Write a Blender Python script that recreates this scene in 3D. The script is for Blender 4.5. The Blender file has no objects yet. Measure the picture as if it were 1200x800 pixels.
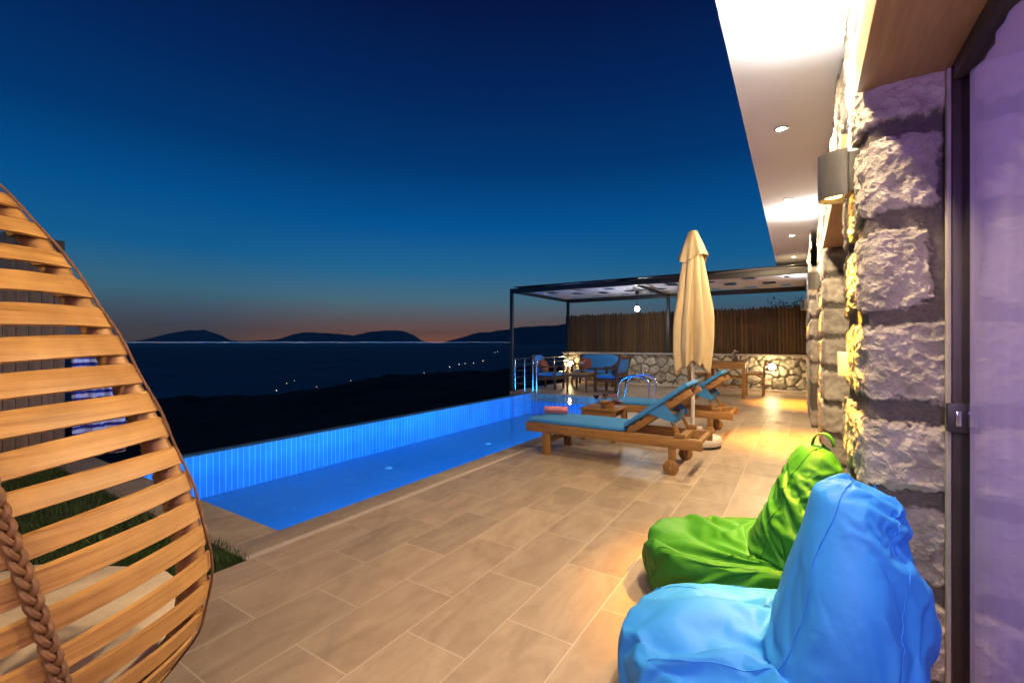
import bpy, bmesh, math, random
from mathutils import Vector, Matrix, noise
PI = math.pi
rng = random.Random(7)
sc = bpy.context.scene
col = sc.collection

# ------------------------------------------------------------------ helpers
class MB:
    """collects simple shapes into one mesh"""
    def __init__(s):
        s.v = []; s.f = []; s.sm = []
    def add(s, vs, fs, smooth=False):
        o = len(s.v)
        s.v += [tuple(v) for v in vs]
        for f in fs:
            s.f.append(tuple(i + o for i in f)); s.sm.append(smooth)
        return s
    def box(s, x0, x1, y0, y1, z0, z1, M=None, b=0.0):
        if b <= 0:
            vs = [Vector((x, y, z)) for z in (z0, z1) for y in (y0, y1) for x in (x0, x1)]
            fs = [(0, 2, 3, 1), (4, 5, 7, 6), (0, 1, 5, 4), (2, 6, 7, 3), (0, 4, 6, 2), (1, 3, 7, 5)]
        else:
            bm = bmesh.new()
            bmesh.ops.create_cube(bm, size=1.0)
            for v in bm.verts:
                v.co = Vector(((x0 + x1) / 2 + v.co.x * (x1 - x0), (y0 + y1) / 2 + v.co.y * (y1 - y0), (z0 + z1) / 2 + v.co.z * (z1 - z0)))
            bmesh.ops.bevel(bm, geom=bm.edges[:], offset=b, segments=2, profile=0.6, affect='EDGES')
            bm.verts.index_update()
            vs = [v.co.copy() for v in bm.verts]
            fs = [[v.index for v in f.verts] for f in bm.faces]
            bm.free()
        if M is not None: vs = [M @ v for v in vs]
        return s.add(vs, fs)
    def beam(s, a, b_, w, h, bev=0.004, up=(0, 0, 1)):
        """rectangular bar from a to b, w across, h along up"""
        a = Vector(a); b_ = Vector(b_); d = b_ - a; L = d.length; d.normalize()
        u = Vector(up)
        sx = d.cross(u)
        if sx.length < 1e-4: sx = d.cross(Vector((1, 0, 0)))
        sx.normalize(); uz = sx.cross(d).normalized()
        M = Matrix((( d.x, sx.x, uz.x, a.x), (d.y, sx.y, uz.y, a.y), (d.z, sx.z, uz.z, a.z), (0, 0, 0, 1)))
        return s.box(0, L, -w / 2, w / 2, -h / 2, h / 2, M, bev)
    def tube(s, pts, r, n=10, cap=True):
        pts = [Vector(p) for p in pts]; k = len(pts)
        rr = r if isinstance(r, (list, tuple)) else [r] * k
        vs = []; prev = None
        for i, p in enumerate(pts):
            t = (pts[min(i + 1, k - 1)] - pts[max(i - 1, 0)]).normalized()
            if prev is None:
                a = t.cross(Vector((0, 0, 1)))
                if a.length < 1e-3: a = t.cross(Vector((1, 0, 0)))
                a.normalize()
            else:
                a = (prev - t * prev.dot(t)).normalized()
            prev = a; c = t.cross(a)
            for j in range(n):
                q = 2 * PI * j / n
                vs.append(p + (a * math.cos(q) + c * math.sin(q)) * rr[i])
        fs = [(i * n + j, i * n + (j + 1) % n, (i + 1) * n + (j + 1) % n, (i + 1) * n + j) for i in range(k - 1) for j in range(n)]
        if cap:
            fs.append(tuple(range(n - 1, -1, -1))); fs.append(tuple((k - 1) * n + j for j in range(n)))
        return s.add(vs, fs, True)
    def lathe(s, prof, n=24, c=(0, 0, 0), M=None):
        """prof: (r, z) list; closed where r == 0"""
        vs = []; fs = []
        for r, z in prof:
            for j in range(n):
                q = 2 * PI * j / n
                v = Vector((r * math.cos(q), r * math.sin(q), z))
                if M is not None: v = M @ v
                vs.append(v + Vector(c))
        for i in range(len(prof) - 1):
            for j in range(n):
                fs.append((i * n + j, i * n + (j + 1) % n, (i + 1) * n + (j + 1) % n, (i + 1) * n + j))
        return s.add(vs, fs, True)
    def build(s, name, m, parent=None, recalc=True, merge=True, sharp=True):
        me = bpy.data.meshes.new(name)
        me.from_pydata(s.v, [], s.f); me.polygons.foreach_set('use_smooth', s.sm)
        if recalc:
            bm = bmesh.new(); bm.from_mesh(me)
            if merge: bmesh.ops.remove_doubles(bm, verts=bm.verts, dist=1e-5)
            bmesh.ops.recalc_face_normals(bm, faces=bm.faces); bm.to_mesh(me); bm.free()
        if sharp: me.set_sharp_from_angle(angle=math.radians(48))
        me.materials.append(m)
        o = bpy.data.objects.new(name, me); col.objects.link(o)
        if parent is not None: o.parent = parent
        return o

def tag(o, label=None, cat=None, group=None, kind=None):
    if label: o['label'] = label
    if cat: o['category'] = cat
    if group: o['group'] = group
    if kind: o['kind'] = kind
    return o
def thing(name, label, cat, loc=(0, 0, 0), rz=0.0, group=None):
    o = bpy.data.objects.new(name, None); col.objects.link(o)
    o.empty_display_size = 0.1
    o.location = loc; o.rotation_euler = (0, 0, rz)
    return tag(o, label, cat, group)
def struct(o):
    o['kind'] = 'structure'; return o
def copy_tree(o, parent=None):
    c = o.copy(); col.objects.link(c)
    if parent is not None: c.parent = parent
    for ch in list(o.children): copy_tree(ch, c)
    return c
def light(kind, name, loc, power, color, parent=None, rot=None, **kw):
    L = bpy.data.lights.new(name, kind); L.energy = power; L.color = color
    for k, v in kw.items(): setattr(L, k, v)
    o = bpy.data.objects.new(name, L); col.objects.link(o); o.location = loc
    if rot: o.rotation_euler = rot
    if parent is not None: o.parent = parent
    return o

# ------------------------------------------------------------------ materials
def nt(name):
    m = bpy.data.materials.new(name); m.use_nodes = True
    t = m.node_tree
    return m, t, t.nodes['Principled BSDF']
def N(t, typ, **kw):
    n = t.nodes.new(typ)
    for k, v in kw.items(): setattr(n, k, v)
    return n
def setin(n, **kw):
    for k, v in kw.items(): n.inputs[k.replace('_', ' ')].default_value = v
def ramp(t, fac, stops, interp='LINEAR'):
    r = N(t, 'ShaderNodeValToRGB'); r.color_ramp.interpolation = interp
    e = r.color_ramp.elements
    while len(e) > 1: e.remove(e[-1])
    e[0].position = stops[0][0]; e[0].color = (*stops[0][1], 1)
    for p, c in stops[1:]:
        q = e.new(p); q.color = (*c, 1)
    t.links.new(fac, r.inputs['Fac']); return r
def coords(t, scale=(1, 1, 1), kind='Object', rot=(0, 0, 0)):
    tc = N(t, 'ShaderNodeTexCoord'); mp = N(t, 'ShaderNodeMapping')
    mp.inputs['Scale'].default_value = scale; mp.inputs['Rotation'].default_value = rot
    t.links.new(tc.outputs[kind], mp.inputs['Vector']); return mp.outputs['Vector']
def noise_tex(t, vec, scale, detail=6, rough=0.6, dist=0.0):
    n = N(t, 'ShaderNodeTexNoise'); setin(n, Scale=scale, Detail=detail, Roughness=rough, Distortion=dist)
    if vec is not None: t.links.new(vec, n.inputs['Vector'])
    return n
def bump(t, p, h, strength=0.3, dist=0.01):
    b = N(t, 'ShaderNodeBump'); setin(b, Strength=strength, Distance=dist)
    t.links.new(h, b.inputs['Height']); t.links.new(b.outputs['Normal'], p.inputs['Normal']); return b
def plain(name, c1, c2=None, rough=0.6, scale=8.0, stretch=(1, 1, 1), bmp=0.15, bd=0.004, metal=0.0, spec=0.5, detail=6, r2=None):
    m, t, p = nt(name)
    c2 = c2 or tuple(x * 0.75 for x in c1)
    v = coords(t, stretch); n = noise_tex(t, v, scale, detail)
    r = ramp(t, n.outputs['Fac'], [(0.3, c2), (0.7, c1)])
    t.links.new(r.outputs['Color'], p.inputs['Base Color'])
    setin(p, Roughness=rough, Metallic=metal); p.inputs['Specular IOR Level'].default_value = spec
    if r2 is not None:
        rr = ramp(t, n.outputs['Fac'], [(0.3, (r2,) * 3), (0.7, (rough,) * 3)])
        t.links.new(rr.outputs['Color'], p.inputs['Roughness'])
    if bmp: bump(t, p, n.outputs['Fac'], bmp, bd)
    return m
def wood(name, light_c, dark_c, axis=0, rough=0.5, scale=3.0, spec=0.4):
    m, t, p = nt(name)
    s = [14, 14, 14]; s[axis] = 0.9
    v = coords(t, tuple(s))
    n = noise_tex(t, v, scale, 8, 0.65, 0.6)
    n2 = noise_tex(t, coords(t, (1, 1, 1)), 2.5, 3)
    r = ramp(t, n.outputs['Fac'], [(0.28, dark_c), (0.5, tuple((a + b) / 2 for a, b in zip(light_c, dark_c))), (0.72, light_c)])
    mx = N(t, 'ShaderNodeMix', data_type='RGBA', blend_type='MULTIPLY'); mx.inputs['Factor'].default_value = 0.45
    r2 = ramp(t, n2.outputs['Fac'], [(0.3, (0.6, 0.6, 0.6)), (0.7, (1.1, 1.05, 1.0))])
    t.links.new(r.outputs['Color'], mx.inputs['A']); t.links.new(r2.outputs['Color'], mx.inputs['B'])
    t.links.new(mx.outputs['Result'], p.inputs['Base Color'])
    setin(p, Roughness=rough); p.inputs['Specular IOR Level'].default_value = spec
    bump(t, p, n.outputs['Fac'], 0.25, 0.003)
    return m
def emit(name, c, strength):
    m, t, p = nt(name)
    p.inputs['Base Color'].default_value = (0.8, 0.8, 0.8, 1)
    p.inputs['Emission Color'].default_value = (*c, 1); p.inputs['Emission Strength'].default_value = strength
    return m

M = {}
M['teak'] = wood('oiled teak', (0.42, 0.23, 0.068), (0.19, 0.09, 0.025), 0)
M['teak_y'] = wood('oiled teak cross grain', (0.40, 0.22, 0.065), (0.19, 0.09, 0.025), 1)
M['teak_z'] = wood('oiled teak upright', (0.39, 0.21, 0.063), (0.18, 0.085, 0.025), 2)
M['dark_wood'] = wood('dark stained wood', (0.17, 0.075, 0.03), (0.06, 0.025, 0.012), 2)
M['fence_wood'] = wood('weathered fence board', (0.20, 0.085, 0.028), (0.07, 0.03, 0.012), 2, 0.75)
M['plank_grey'] = wood('grey brown plank', (0.25, 0.125, 0.05), (0.12, 0.06, 0.026), 2, 0.8)
M['rattan'] = wood('split cane', (0.62, 0.30, 0.10), (0.36, 0.15, 0.045), 0, 0.5, 3.0, 0.35)
M['cane_dark'] = plain('brown cane binding', (0.22, 0.10, 0.04), (0.09, 0.04, 0.017), 0.55, 30, (1, 1, 1), 0.4, 0.004)
M['beam_wood'] = wood('pale lintel timber', (0.50, 0.30, 0.14), (0.33, 0.18, 0.08), 1, 0.6)
M['black_metal'] = plain('dark painted steel', (0.028, 0.026, 0.026), (0.016, 0.015, 0.015), 0.45, 20, (1, 1, 1), 0.05)
M['grey_metal'] = plain('graphite painted metal', (0.055, 0.052, 0.05), (0.04, 0.038, 0.036), 0.4, 30, (1, 1, 1), 0.04)
M['chrome'] = plain('polished steel', (0.75, 0.75, 0.76), (0.65, 0.65, 0.66), 0.12, 20, (1, 1, 1), 0.0, metal=1.0, r2=0.22)
M['plaster'] = plain('white soffit paint', (0.80, 0.78, 0.75), (0.76, 0.74, 0.71), 0.8, 3, (1, 1, 1), 0.06, 0.002)
M['white_plastic'] = plain('cream plastic', (0.70, 0.66, 0.58), (0.6, 0.55, 0.47), 0.4, 12, (1, 1, 1), 0.03)
M['pole_white'] = plain('white enamelled pole', (0.72, 0.68, 0.62), (0.66, 0.61, 0.55), 0.35, 10, (1, 1, 1), 0.02)
M['blue_cushion'] = plain('turquoise outdoor fabric', (0.04, 0.23, 0.55), (0.03, 0.18, 0.46), 0.85, 60, (1, 1, 1), 0.2, 0.002)
M['rust_fabric'] = plain('rust patterned fabric', (0.38, 0.11, 0.05), (0.20, 0.05, 0.03), 0.9, 22, (1, 1, 1), 0.2, 0.003)
M['brown_fabric'] = plain('brown fabric', (0.16, 0.075, 0.05), (0.08, 0.04, 0.03), 0.9, 30, (1, 1, 1), 0.2, 0.003)
M['pink_towel'] = plain('pink terry', (0.75, 0.26, 0.28), (0.60, 0.19, 0.21), 0.95, 120, (1, 1, 1), 0.6, 0.004)
M['cream_fabric'] = plain('cream cushion cloth', (0.62, 0.50, 0.36), (0.54, 0.42, 0.30), 0.9, 40, (1, 1, 1), 0.15, 0.002)
M['parasol'] = plain('ecru parasol canvas', (0.62, 0.49, 0.285), (0.54, 0.42, 0.235), 0.85, 25, (1, 1, 0.3), 0.2, 0.004)
M['wicker'] = plain('wicker', (0.42, 0.22, 0.07), (0.18, 0.08, 0.025), 0.6, 60, (1, 1, 3), 0.8, 0.006)
M['wine'] = plain('red wine', (0.07, 0.006, 0.01), (0.05, 0.004, 0.008), 0.08, 5, (1, 1, 1), 0)
M['petal_pink'] = plain('pink petals', (0.72, 0.25, 0.32), (0.55, 0.15, 0.22), 0.7, 40)
M['petal_white'] = plain('white petals', (0.80, 0.78, 0.72), (0.68, 0.65, 0.58), 0.7, 40)
M['leaf'] = plain('dark leaf', (0.045, 0.075, 0.025), (0.02, 0.035, 0.012), 0.6, 12)
M['terracotta'] = plain('dark glazed pot', (0.10, 0.05, 0.035), (0.05, 0.025, 0.02), 0.4, 20)
M['scrub'] = plain('night hillside scrub', (0.030, 0.032, 0.018), (0.012, 0.014, 0.008), 0.95, 0.4, (1, 1, 1), 0.6, 0.3, spec=0.1)
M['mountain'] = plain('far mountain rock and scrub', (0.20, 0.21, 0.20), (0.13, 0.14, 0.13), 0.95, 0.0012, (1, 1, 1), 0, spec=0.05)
M['soil'] = plain('lawn soil', (0.035, 0.045, 0.015), (0.02, 0.025, 0.01), 0.95, 20, (1, 1, 1), 0.5, 0.02)
M['kerb'] = plain('pale concrete kerb', (0.42, 0.38, 0.34), (0.30, 0.27, 0.24), 0.85, 9, (1, 1, 1), 0.4, 0.006)
M['strip'] = plain('pale stone strip', (0.60, 0.50, 0.42), (0.50, 0.41, 0.34), 0.6, 14, (1, 1, 1), 0.1)

def mat_glass(name, tint=(1, 1, 1), rough=0.0, ior=1.45, bmp=None, boost=1.0):
    m, t, p = nt(name)
    t.nodes.remove(p); out = t.nodes['Material Output']
    tr = N(t, 'ShaderNodeBsdfTransparent'); tr.inputs['Color'].default_value = (*tint, 1)
    gl = N(t, 'ShaderNodeBsdfGlossy'); gl.inputs['Roughness'].default_value = rough
    fr = N(t, 'ShaderNodeLayerWeight'); fr.inputs['Blend'].default_value = 0.5
    pw = N(t, 'ShaderNodeMath', operation='POWER'); pw.inputs[1].default_value = 5.0; t.links.new(fr.outputs['Facing'], pw.inputs[0])
    f0 = ((ior - 1) / (ior + 1)) ** 2
    ma = N(t, 'ShaderNodeMath', operation='MULTIPLY_ADD'); ma.inputs[1].default_value = 1 - f0; ma.inputs[2].default_value = f0; t.links.new(pw.outputs[0], ma.inputs[0])
    mx = N(t, 'ShaderNodeMixShader')
    mul = N(t, 'ShaderNodeMath', operation='MULTIPLY'); mul.inputs[1].default_value = boost
    t.links.new(ma.outputs[0], mul.inputs[0])
    t.links.new(mul.outputs[0], mx.inputs['Fac']); t.links.new(tr.outputs[0], mx.inputs[1]); t.links.new(gl.outputs[0], mx.inputs[2])
    t.links.new(mx.outputs[0], out.inputs['Surface'])
    if bmp:
        n = noise_tex(t, coords(t, (1, 1, 1)), bmp[0], 3)
        b = N(t, 'ShaderNodeBump'); setin(b, Strength=bmp[1], Distance=bmp[2])
        t.links.new(n.outputs['Fac'], b.inputs['Height'])
        t.links.new(b.outputs['Normal'], gl.inputs['Normal']); t.links.new(b.outputs['Normal'], fr.inputs['Normal'])
    return m
M['glass'] = mat_glass('clear glass', (0.97, 0.98, 0.98), 0.0, 1.5)
M['water'] = mat_glass('pool water', (0.80, 0.93, 1.0), 0.015, 1.33, (2.2, 0.12, 0.02), 0.75)

# deck tiles: running bond, rows 0.335 wide along X, tiles 0.64 long along Y
def mat_deck():
    m, t, p = nt('porcelain deck tile')
    tc = N(t, 'ShaderNodeTexCoord'); sp = N(t, 'ShaderNodeSeparateXYZ'); t.links.new(tc.outputs['Object'], sp.inputs[0])
    ax = N(t, 'ShaderNodeMath', operation='ADD'); ax.inputs[1].default_value = 0.83 + 0.335 * 40
    ay = N(t, 'ShaderNodeMath', operation='ADD'); ay.inputs[1].default_value = -1.14 + 0.64 * 40
    t.links.new(sp.outputs['X'], ax.inputs[0]); t.links.new(sp.outputs['Y'], ay.inputs[0])
    cb = N(t, 'ShaderNodeCombineXYZ'); t.links.new(ay.outputs[0], cb.inputs['X']); t.links.new(ax.outputs[0], cb.inputs['Y'])
    br = N(t, 'ShaderNodeTexBrick'); br.offset = 0.5; br.offset_frequency = 2
    setin(br, Scale=1.0, Mortar_Size=0.0032, Mortar_Smooth=0.25, Bias=0.0, Brick_Width=0.64, Row_Height=0.335)
    br.inputs['Color1'].default_value = (0, 0, 0, 1); br.inputs['Color2'].default_value = (1, 1, 1, 1); br.inputs['Mortar'].default_value = (0.5, 0.5, 0.5, 1)
    t.links.new(cb.outputs[0], br.inputs['Vector'])
    rnd = N(t, 'ShaderNodeSeparateColor'); t.links.new(br.outputs['Color'], rnd.inputs[0])
    # veins, shifted per tile
    sh = N(t, 'ShaderNodeVectorMath', operation='SCALE'); sh.inputs['Scale'].default_value = 37.0
    t.links.new(br.outputs['Color'], sh.inputs[0])
    mp = N(t, 'ShaderNodeMapping'); mp.inputs['Scale'].default_value = (3.2, 1.0, 1.0); mp.inputs['Rotation'].default_value = (0, 0, 0.25)
    t.links.new(tc.outputs['Object'], mp.inputs['Vector'])
    ad = N(t, 'ShaderNodeVectorMath', operation='ADD'); t.links.new(mp.outputs[0], ad.inputs[0]); t.links.new(sh.outputs[0], ad.inputs[1])
    n1 = noise_tex(t, ad.outputs[0], 1.6, 7, 0.6, 1.2)
    n2 = noise_tex(t, tc.outputs['Object'], 60, 4, 0.6)
    r1 = ramp(t, n1.outputs['Fac'], [(0.25, (0.30, 0.225, 0.155)), (0.5, (0.40, 0.305, 0.215)), (0.75, (0.50, 0.40, 0.29))])
    r2 = ramp(t, rnd.outputs[0], [(0.0, (0.86, 0.86, 0.86)), (1.0, (1.08, 1.06, 1.04))])
    mx = N(t, 'ShaderNodeMix', data_type='RGBA', blend_type='MULTIPLY'); mx.inputs['Factor'].default_value = 1
    t.links.new(r1.outputs[0], mx.inputs['A']); t.links.new(r2.outputs[0], mx.inputs['B'])
    mg = N(t, 'ShaderNodeMix', data_type='RGBA'); t.links.new(br.outputs['Fac'], mg.inputs['Factor'])
    t.links.new(mx.outputs['Result'], mg.inputs['A']); mg.inputs['B'].default_value = (0.57, 0.48, 0.37, 1)
    nd = noise_tex(t, tc.outputs['Object'], 2.3, 9, 0.72, 0.8)
    rd = ramp(t, nd.outputs['Fac'], [(0.32, (0.74, 0.72, 0.70)), (0.47, (0.97, 0.97, 0.96)), (0.6, (1, 1, 1))])
    md_ = N(t, 'ShaderNodeMix', data_type='RGBA', blend_type='MULTIPLY'); md_.inputs['Factor'].default_value = 0.45
    t.links.new(mg.outputs['Result'], md_.inputs['A']); t.links.new(rd.outputs[0], md_.inputs['B'])
    t.links.new(md_.outputs['Result'], p.inputs['Base Color'])
    rr = ramp(t, nd.outputs['Fac'], [(0.3, (0.62,) * 3), (0.5, (0.40,) * 3), (0.7, (0.46,) * 3)]); t.links.new(rr.outputs[0], p.inputs['Roughness'])
    inv = N(t, 'ShaderNodeMath', operation='MULTIPLY_ADD'); inv.inputs[1].default_value = -1.0; 
    t.links.new(br.outputs['Fac'], inv.inputs[0]); 
    sc2 = N(t, 'ShaderNodeMath', operation='MULTIPLY'); sc2.inputs[1].default_value = 0.12; t.links.new(n2.outputs['Fac'], sc2.inputs[0])
    t.links.new(sc2.outputs[0], inv.inputs[2])
    bump(t, p, inv.outputs[0], 0.35, 0.003)
    return m
M['deck'] = mat_deck()
def mat_coping():
    m, t, p = nt('stone coping')
    v = coords(t, (1.5, 1.0, 1)); n = noise_tex(t, v, 2.2, 8, 0.65, 1.5); n2 = noise_tex(t, coords(t), 45, 4)
    r = ramp(t, n.outputs['Fac'], [(0.3, (0.24, 0.19, 0.15)), (0.55, (0.34, 0.275, 0.215)), (0.75, (0.45, 0.37, 0.30))])
    t.links.new(r.outputs[0], p.inputs['Base Color']); setin(p, Roughness=0.6)
    bump(t, p, n2.outputs['Fac'], 0.25, 0.003); return m
M['coping'] = mat_coping()
def mat_pool(name, stripes):
    m, t, p = nt(name)
    tc = N(t, 'ShaderNodeTexCoord')
    br = N(t, 'ShaderNodeTexBrick'); br.offset = 0.0
    mp = N(t, 'ShaderNodeMapping')
    if stripes:
        sp = N(t, 'ShaderNodeSeparateXYZ'); t.links.new(tc.outputs['Object'], sp.inputs[0])
        sm = N(t, 'ShaderNodeMath', operation='ADD'); t.links.new(sp.outputs['X'], sm.inputs[0]); t.links.new(sp.outputs['Y'], sm.inputs[1])
        cb = N(t, 'ShaderNodeCombineXYZ'); t.links.new(sm.outputs[0], cb.inputs['X']); t.links.new(sp.outputs['Z'], cb.inputs['Y'])
        t.links.new(cb.outputs[0], mp.inputs['Vector'])
        setin(br, Scale=1.0, Mortar_Size=0.005, Mortar_Smooth=0.5, Brick_Width=0.07, Row_Height=0.6)
    else:
        t.links.new(tc.outputs['Object'], mp.inputs['Vector'])
        setin(br, Scale=1.0, Mortar_Size=0.002, Mortar_Smooth=0.3, Brick_Width=0.05, Row_Height=0.05)
    t.links.new(mp.outputs[0], br.inputs['Vector'])
    br.inputs['Color1'].default_value = (0.04, 0.24, 0.55, 1); br.inputs['Color2'].default_value = (0.045, 0.27, 0.60, 1)
    br.inputs['Mortar'].default_value = (0.30, 0.62, 0.85, 1) if stripes else (0.10, 0.30, 0.62, 1)
    nz = noise_tex(t, coords(t, (1, 1, 0.25)), 5.0, 4)
    rz = ramp(t, nz.outputs['Fac'], [(0.3, (0.62, 0.66, 0.75)), (0.7, (1.12, 1.1, 1.05))])
    mz = N(t, 'ShaderNodeMix', data_type='RGBA', blend_type='MULTIPLY'); mz.inputs['Factor'].default_value = 1.0 if stripes else 0.25
    t.links.new(br.outputs['Color'], mz.inputs['A']); t.links.new(rz.outputs[0], mz.inputs['B'])
    t.links.new(mz.outputs['Result'], p.inputs['Base Color']); setin(p, Roughness=0.35)
    return m
M['pool_wall'] = mat_pool('pool wall mosaic', True)
M['pool_floor'] = mat_pool('pool floor mosaic', False)

def mat_stone(name, tone, mortar):
    """uses the 'stone' attribute (0 in the joints, 1 on the stones) and 'tint' (one value per stone)"""
    m, t, p = nt(name)
    a = N(t, 'ShaderNodeAttribute', attribute_name='stone'); b = N(t, 'ShaderNodeAttribute', attribute_name='tint')
    n = noise_tex(t, coords(t), 9, 8, 0.65, 0.5); n2 = noise_tex(t, coords(t), 55, 6, 0.7)
    r = ramp(t, n.outputs['Fac'], [(0.28, tuple(x * 0.62 for x in tone)), (0.5, tone), (0.72, tuple(min(1, x * 1.35) for x in tone))])
    tr = ramp(t, b.outputs['Fac'], [(0, (0.75, 0.74, 0.72)), (0.5, (1.0, 0.98, 0.95)), (1, (1.2, 1.16, 1.08))])
    mx = N(t, 'ShaderNodeMix', data_type='RGBA', blend_type='MULTIPLY'); mx.inputs['Factor'].default_value = 1
    t.links.new(r.outputs[0], mx.inputs['A']); t.links.new(tr.outputs[0], mx.inputs['B'])
    mo = ramp(t, n2.outputs['Fac'], [(0.3, tuple(x * 0.7 for x in mortar)), (0.7, tuple(x * 1.25 for x in mortar))])
    mg = N(t, 'ShaderNodeMix', data_type='RGBA'); t.links.new(a.outputs['Fac'], mg.inputs['Factor'])
    t.links.new(mo.outputs[0], mg.inputs['A']); t.links.new(mx.outputs['Result'], mg.inputs['B'])
    t.links.new(mg.outputs['Result'], p.inputs['Base Color']); setin(p, Roughness=0.88); p.inputs['Specular IOR Level'].default_value = 0.25
    bump(t, p, n2.outputs['Fac'], 0.9, 0.012)
    return m
M['stone'] = mat_stone('rough hewn limestone', (0.42, 0.39, 0.35), (0.12, 0.105, 0.095))
M['rubble'] = mat_stone('rubble stone', (0.42, 0.38, 0.31), (0.15, 0.13, 0.105))

def mat_towel():
    m, t, p = nt('striped towel')
    w = N(t, 'ShaderNodeTexWave', wave_type='BANDS', bands_direction='Z'); setin(w, Scale=3.9, Distortion=1.0, Detail=1.0, Detail_Scale=4.0)
    t.links.new(coords(t), w.inputs['Vector'])
    n = noise_tex(t, coords(t, (1, 16, 1.5)), 2.0, 2)
    r = ramp(t, w.outputs['Fac'], [(0.42, (0.028, 0.026, 0.17)), (0.5, (0.55, 0.5, 0.58))])
    r2 = ramp(t, n.outputs['Fac'], [(0.36, (0.5, 0.5, 0.6)), (0.45, (1, 1, 1))])
    mx = N(t, 'ShaderNodeMix', data_type='RGBA', blend_type='MULTIPLY'); mx.inputs['Factor'].default_value = 0.8
    t.links.new(r.outputs[0], mx.inputs['A']); t.links.new(r2.outputs[0], mx.inputs['B'])
    t.links.new(mx.outputs['Result'], p.inputs['Base Color']); setin(p, Roughness=0.95)
    return m
M['towel'] = mat_towel()
def mat_bag(name, c):
    m, t, p = nt(name)
    n = noise_tex(t, coords(t), 5, 4); r = ramp(t, n.outputs['Fac'], [(0.3, tuple(x * 0.9 for x in c)), (0.7, c)])
    t.links.new(r.outputs[0], p.inputs['Base Color']); setin(p, Roughness=0.58)
    p.inputs['Specular IOR Level'].default_value = 0.25
    w = noise_tex(t, coords(t), 240, 2); b1 = N(t, 'ShaderNodeBump'); setin(b1, Strength=0.12, Distance=0.001); t.links.new(w.outputs['Fac'], b1.inputs['Height'])
    n3 = noise_tex(t, coords(t), 14, 3, 0.5, 0.8); b2 = N(t, 'ShaderNodeBump'); setin(b2, Strength=0.25, Distance=0.012)
    t.links.new(n3.outputs['Fac'], b2.inputs['Height']); t.links.new(b1.outputs['Normal'], b2.inputs['Normal'])
    t.links.new(b2.outputs['Normal'], p.inputs['Normal'])
    return m
M['bag_blue'] = mat_bag('blue nylon', (0.035, 0.29, 0.82))
M['bag_green'] = mat_bag('green nylon', (0.022, 0.155, 0.016))

# ------------------------------------------------------------------ setting: deck, lawn, pool
P_IN, P_OUT, P_Y0, P_Y1 = -3.05, -5.90, 1.76, 10.1       # pool inner faces
T_X, T_Y0, T_Y1 = -6.55, 10.1, 13.72                      # far terrace
mb = MB()
mb.box(-2.79, 0.60, -5.0, T_Y0, -0.2, 0.0)
mb.box(T_X, 0.60, T_Y0 + 0.26, T_Y1 + 0.4, -0.2, 0.0)
mb.box(-2.79, 0.60, T_Y0, T_Y0 + 0.26, -0.2, 0.0)
struct(mb.build('deck_floor', M['deck'], recalc=True, merge=False))
mb = MB()
mb.box(-2.84, -2.79, 1.42, T_Y0 + 0.26, -0.2, 0.003)
struct(mb.build('drain_strip', M['strip']))
mb = MB()
mb.box(P_IN, -2.84, 1.42, T_Y0 + 0.26, -0.2, 0.0, b=0.004)
mb.box(-7.2, P_IN, 1.42, P_Y0, -0.2, 0.0, b=0.004)
mb.box(-6.55, P_IN, P_Y1, T_Y0 + 0.26, -0.2, 0.0, b=0.004)
struct(mb.build('pool_coping', M['coping']))
mb = MB(); mb.box(-7.2, -2.79 - 0.004, -5.0, 1.42, -2.6, -0.03)
struct(mb.build('lawn_soil', M['soil']))
mb = MB(); mb.box(T_X + 0.02, 0.6, T_Y0 + 0.3, T_Y1 + 0.35, -3.0, -0.2); mb.box(-2.78, 0.6, -5, T_Y0 + 0.3, -3.0, -0.2)
struct(mb.build('terrace_base', M['kerb']))

pool = thing('swimming_pool', 'long blue lit infinity pool with striped mosaic outer wall beside the deck', 'pool', (0, 0, 0))
D = -0.52
mb = MB(); mb.box(P_OUT - 0.1, P_IN, P_Y0 - 0.1, P_Y1 + 0.1, D - 0.1, D); mb.build('pool_floor', M['pool_floor'], pool)
mb = MB()
mb.box(P_OUT - 0.12, P_OUT, P_Y0 - 0.1, P_Y1 + 0.1, D, -0.012, b=0.004)
mb.box(P_OUT, P_IN, P_Y1, P_Y1 + 0.1, D, -0.2)
mb.box(P_OUT, P_IN, P_Y0 - 0.1, P_Y0, D, -0.2)
mb.box(P_IN, P_IN + 0.1, P_Y0 - 0.1, P_Y1 + 0.1, D, -0.2)
mb.build('pool_wall', M['pool_wall'], pool)
mb = MB(); mb.box(P_OUT - 0.24, P_OUT - 0.12, P_Y0 - 0.3, P_Y1 + 0.26, -3.0, -0.02); mb.build('overflow_wall', M['grey_metal'], pool)
mb = MB(); mb.add([(P_OUT, P_Y0, -0.016), (P_IN, P_Y0, -0.016), (P_IN, P_Y1, -0.016), (P_OUT, P_Y1, -0.016)], [(0, 1, 2, 3)])
struct(mb.build('pool_water', M['water'], recalc=False))
lens = emit('blue lamp lens', (0.15, 0.5, 1.0), 0.35); lens.node_tree.nodes['Principled BSDF'].inputs['Base Color'].default_value = (0.05, 0.25, 0.5, 1)
for yy in (2.9, 4.6, 6.3, 8.0, 9.5):
    mb = MB(); R = Matrix.Rotation(-PI / 2, 4, 'Y')
    mb.lathe([(0.0, 0.012), (0.05, 0.012), (0.075, 0.0)], 20, (P_IN - 0.002, yy, -0.3), R)
    lp = mb.build('pool_lamp', lens, pool)
    light('AREA', 'pool_lamp_light', (P_IN - 0.03, yy, -0.28), 85, (0.012, 0.33, 1.0), pool, (0, PI / 2, 0), shape='RECTANGLE', size=0.3, size_y=1.2)
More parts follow.
